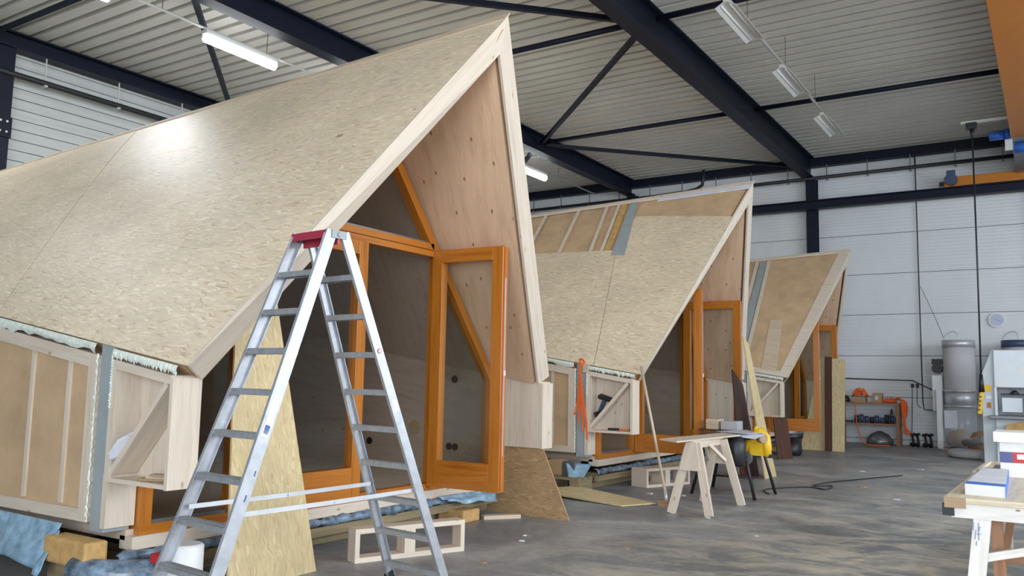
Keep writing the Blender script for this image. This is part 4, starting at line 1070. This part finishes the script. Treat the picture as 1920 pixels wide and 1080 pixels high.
mb = B(); mb.prism([(-.58, 20.095, 1.98), (-.50, 20.095, 2.0), (-.45, 20.095, 1.95), (-.33, 20.095, 1.98), (-.25, 20.095, 1.9), (-.28, 20.095, 1.78), (-.40, 20.095, 1.72), (-.52, 20.095, 1.75), (-.63, 20.095, 1.82), (-.66, 20.095, 1.9)], (0, .004, 0)); mb.build('white_emblem', 'white', t)
B().box(-1.05, -.86, 20.095, 20.1, 1.57, 1.70).build('white_plate', 'white', t)
mb = B(); mb.prism([(-.90, 19.75, .48), (-.62, 19.72, .44), (-.3, 19.72, .46), (-.3, 19.9, .88), (-.55, 19.92, .88), (-.92, 19.92, .80)], (0, -.04, 0)); single('cardboard_sheet', mb, 'block', 'torn brown cardboard leaning on the lower front of the white machine', 'cardboard')
mb = B(); mb.tube(smooth_path([(-1.40, 21.2, .10), (-1.9, 21.6, .10), (-2.05, 21.3, .09), (-1.8, 21.0, .09), (-1.4, 20.95, .09), (-1.38, 20.8, .09)]), .085, 12)
single('suction_hose', mb, 'bag', 'grey ribbed suction hose curling on the floor left of the white machine', 'hose')
single('metal_duct', B().tube([(-1.85, 22.2, .28), (-1.42, 21.7, .38)], .09, 14), 'metal_lt', 'shiny metal duct end above the suction hose', 'duct')
single('paper_sack', B().tube([(-1.55, 22.6, 0), (-1.55, 22.6, .3), (-1.6, 22.6, .52)], [.26, .28, .12], 12), 'cardboard', 'brown paper sack behind the suction hose', 'sack')
single('orange_mat', B().box(-2.35, -2.15, 22.9, 23.05, 0, .03), 'orange_strap', 'small orange scrap on the floor before the dust collector', 'scrap')
mb = B()
for k, x in enumerate((-3.22, -3.10, -2.92, -2.80)):
    mb.tube([(x, 24.25, 0), (x+.02, 24.25, .12), (x-.01, 24.24, .34)], [.05, .03, .025], 8); mb.tube([(x-.06, 24.2, .30), (x+.07, 24.2, .33)], .035, 8); mb.tube([(x-.05, 24.22, .05), (x+.05, 24.2, .10)], .04, 8)
single('tool_cluster', mb, 'black', 'dark cluster of clamps on the floor against the back wall', 'clamps')

# ------------------------------------------------------------------ worktable lower right
t = thing('work_table', (-.2, 7.5, 0), 'worn timber work table with white painted legs at the lower right', 'table')
B().hexa([(-.66, 6.27, .765), (1.2, 6.27, .765), (-.60, 9.7, .765), (1.2, 9.7, .765), (-.66, 6.27, .80), (1.2, 6.27, .80), (-.60, 9.7, .80), (1.2, 9.7, .80)]).build('table_top', 'tablewood', t, .004)
B().box(-.655, -.53, 6.255, 6.27, .735, .80).build('end_cap', 'knotwood', t)
B().box(-.62, 1.15, 6.30, 6.36, .67, .765).build('apron', 'whitewash', t)
B().box(-.60, -.54, 6.36, 9.5, .67, .765).build('apron', 'whitewash', t)
B().box(-.67, -.6, 6.28, 6.36, .68, .755).build('clamp_end', 'black', t)
B().beam((-.44, 6.34, .70), (-.52, 6.26, 0), .10, .06, (0, 1, 0)).build('leg', 'whitewash', t)
B().beam((-.38, 6.55, .70), (-.36, 6.55, 0), .07, .06, (0, 1, 0)).build('leg', 'rust', t)
B().beam((-.46, 9.3, .72), (-.46, 9.4, 0), .09, .06, (0, 1, 0)).build('leg', 'whitewash', t)
for x in (.9,):
    B().beam((x, 6.36, .72), (x+.05, 6.26, 0), .10, .06, (0, 1, 0)).build('leg', 'whitewash', t); B().beam((x, 9.3, .72), (x, 9.4, 0), .09, .06, (0, 1, 0)).build('leg', 'whitewash', t)
B().beam((-.44, 6.40, .42), (.55, 6.44, .70), .05, .06, (0, 1, 0)).build('brace', 'whitewash', t)
B().beam((-.30, 7.2, .72), (-.42, 7.1, 0), .05, .05, (0, 1, 0)).build('leg', 'rust', t)
B().beam((-.40, 7.15, .30), (.9, 7.2, .30), .04, .05).build('stretcher', 'rust', t)
B().beam((-.44, 9.2, .35), (.9, 9.2, .35), .04, .06).build('stretcher', 'whitewash', t)
# flat carton
t = thing('fastener_box', (-.45, 6.9, .80), 'flat white and blue cardboard box lying on the near corner of the work table', 'box')
B().hexa([(-.552, 6.50, .80), (-.315, 6.46, .80), (-.535, 7.9, .80), (-.36, 7.9, .80), (-.552, 6.50, .868), (-.315, 6.46, .868), (-.535, 7.9, .868), (-.36, 7.9, .868)]).build('carton', 'white', t)
B().hexa([(-.553, 6.50, .868), (-.314, 6.46, .868), (-.535, 7.9, .868), (-.36, 7.9, .868), (-.553, 6.50, .872), (-.314, 6.46, .872), (-.535, 7.9, .872), (-.36, 7.9, .872)]).build('lid', 'paper', t)
B().hexa([(-.553, 6.50, .872), (-.314, 6.46, .872), (-.551, 6.66, .872), (-.318, 6.62, .872), (-.553, 6.50, .874), (-.314, 6.46, .874), (-.551, 6.66, .874), (-.318, 6.62, .874)]).build('blue_band', 'blueprint', t)
B().hexa([(-.3148, 6.455, .80), (-.3118, 6.455, .80), (-.36, 7.9, .80), (-.355, 7.9, .80), (-.3148, 6.455, .868), (-.3118, 6.455, .868), (-.36, 7.9, .868), (-.355, 7.9, .868)]).build('blue_side', 'blueprint', t)
t = thing('screw_carton', (-.1, 8.3, .80), 'taller white carton with a red and navy stripe standing on the work table', 'box')
B().box(-.42, .15, 8.05, 8.45, .80, 1.08).build('carton', 'white', t)
B().box(-.422, -.33, 8.043, 8.05, .915, 1.0).build('navy_stripe', 'navyprint', t); B().box(-.33, .15, 8.043, 8.05, .915, 1.0).build('red_stripe', 'redprint', t)
B().box(-.30, -.16, 8.038, 8.043, .945, .985).build('white_swoosh', 'white', t)
single('screw_carton', B().box(-.46, .10, 8.0, 8.5, 1.08, 1.16), 'white', 'plain white carton lid lying on the striped carton', 'box')
single('wood_offcut', B().box(-.50, -.37, 8.3, 8.9, .80, .83), 'dkbrown', 'dark offcut beside the striped carton on the work table', 'offcut')
single('wood_offcut', B().beam((-.62, 8.2, .81), (-.58, 9.4, .81), .03, .02), 'spruce', 'pale stick along the far left edge of the work table', 'offcut')

mb = B()
for k, (dx_, dz_, a_, h_) in enumerate(((-.02, .60, .1, .05), (.005, .615, 1.3, .03), (.015, .60, -.2, .05), (-.012, .545, .2, .06), (.01, .54, .0, .07), (.0, .575, 1.4, .04), (-.005, .505, .1, .03))):
    p = Vector((-.475+dx_, 6.232-.0, dz_)); q = p+Vector((h_*math.sin(a_)*.6, 0, h_*math.cos(a_)))
    p.y = 6.229+.114*(p.z-.0)/.7*.7; q.y = 6.229+.114*q.z
    mb.beam(p+Vector((0, -.012, 0)), q+Vector((0, -.012, 0)), .004, .003, (0, 1, 0))
mb.build('pencil_mark', 'ink', bpy.data.objects['work_table'])
# ------------------------------------------------------------------ scraps on the floor
scr = [(-4.3, 6.9, .03, 'white', 'scrap of white foil on the floor right of the low timber rack'), (-4.42, 7.15, .025, 'white', 'tiny white paper scrap beside the brown strand board foot'),
       (-4.05, 5.9, .035, 'knotwood', 'brown wood chip on the floor right of the ladder'), (-3.35, 7.2, .03, 'knotwood', 'brown wood chip on the open floor before the sawhorse'),
       (-2.55, 13.8, .09, 'block', 'tan wood scrap on the open floor right of the mitre saw'), (-4.55, 9.85, .05, 'white', 'white foam scrap on the flat strand board'),
       (-4.75, 10.9, .05, 'foam', 'pale green foam scrap before the middle cabin'), (-4.3, 11.0, .04, 'foam', 'pale green foam scrap right of the middle rack'),
       (-3.37, 9.38, .03, 'white', 'white foam scrap at the near foot of the sawhorse'), (-2.2, 17.5, .06, 'paper', 'paper scrap on the floor before the shelf unit'),
       (-1.9, 12.6, .05, 'paper', 'paper scrap halfway along the open floor'), (-3.0, 16.3, .05, 'white', 'white scrap on the floor before the farthest cabin'),
       (-2.6, 8.6, .03, 'paper', 'paper scrap on the dusty floor near the sawhorse'), (-3.2, 5.6, .04, 'block', 'tan chip of wood at the bottom edge of the photo'), (-4.2, 5.1, .02, 'white', 'white crumb on the floor under the ladder')]
for k, (x, y, s_, mt, lab) in enumerate(scr):
    r_ = random.Random(k); pts = []
    for i in range(6):
        a = i*math.pi/3; q = s_*r_.uniform(.6, 1.3); pts.append((x+q*math.cos(a), y+q*.7*math.sin(a), .001))
    single('floor_scrap', B().prism(pts, (0, 0, .008)), mt, lab, 'scrap', 'scraps lying about the floor')
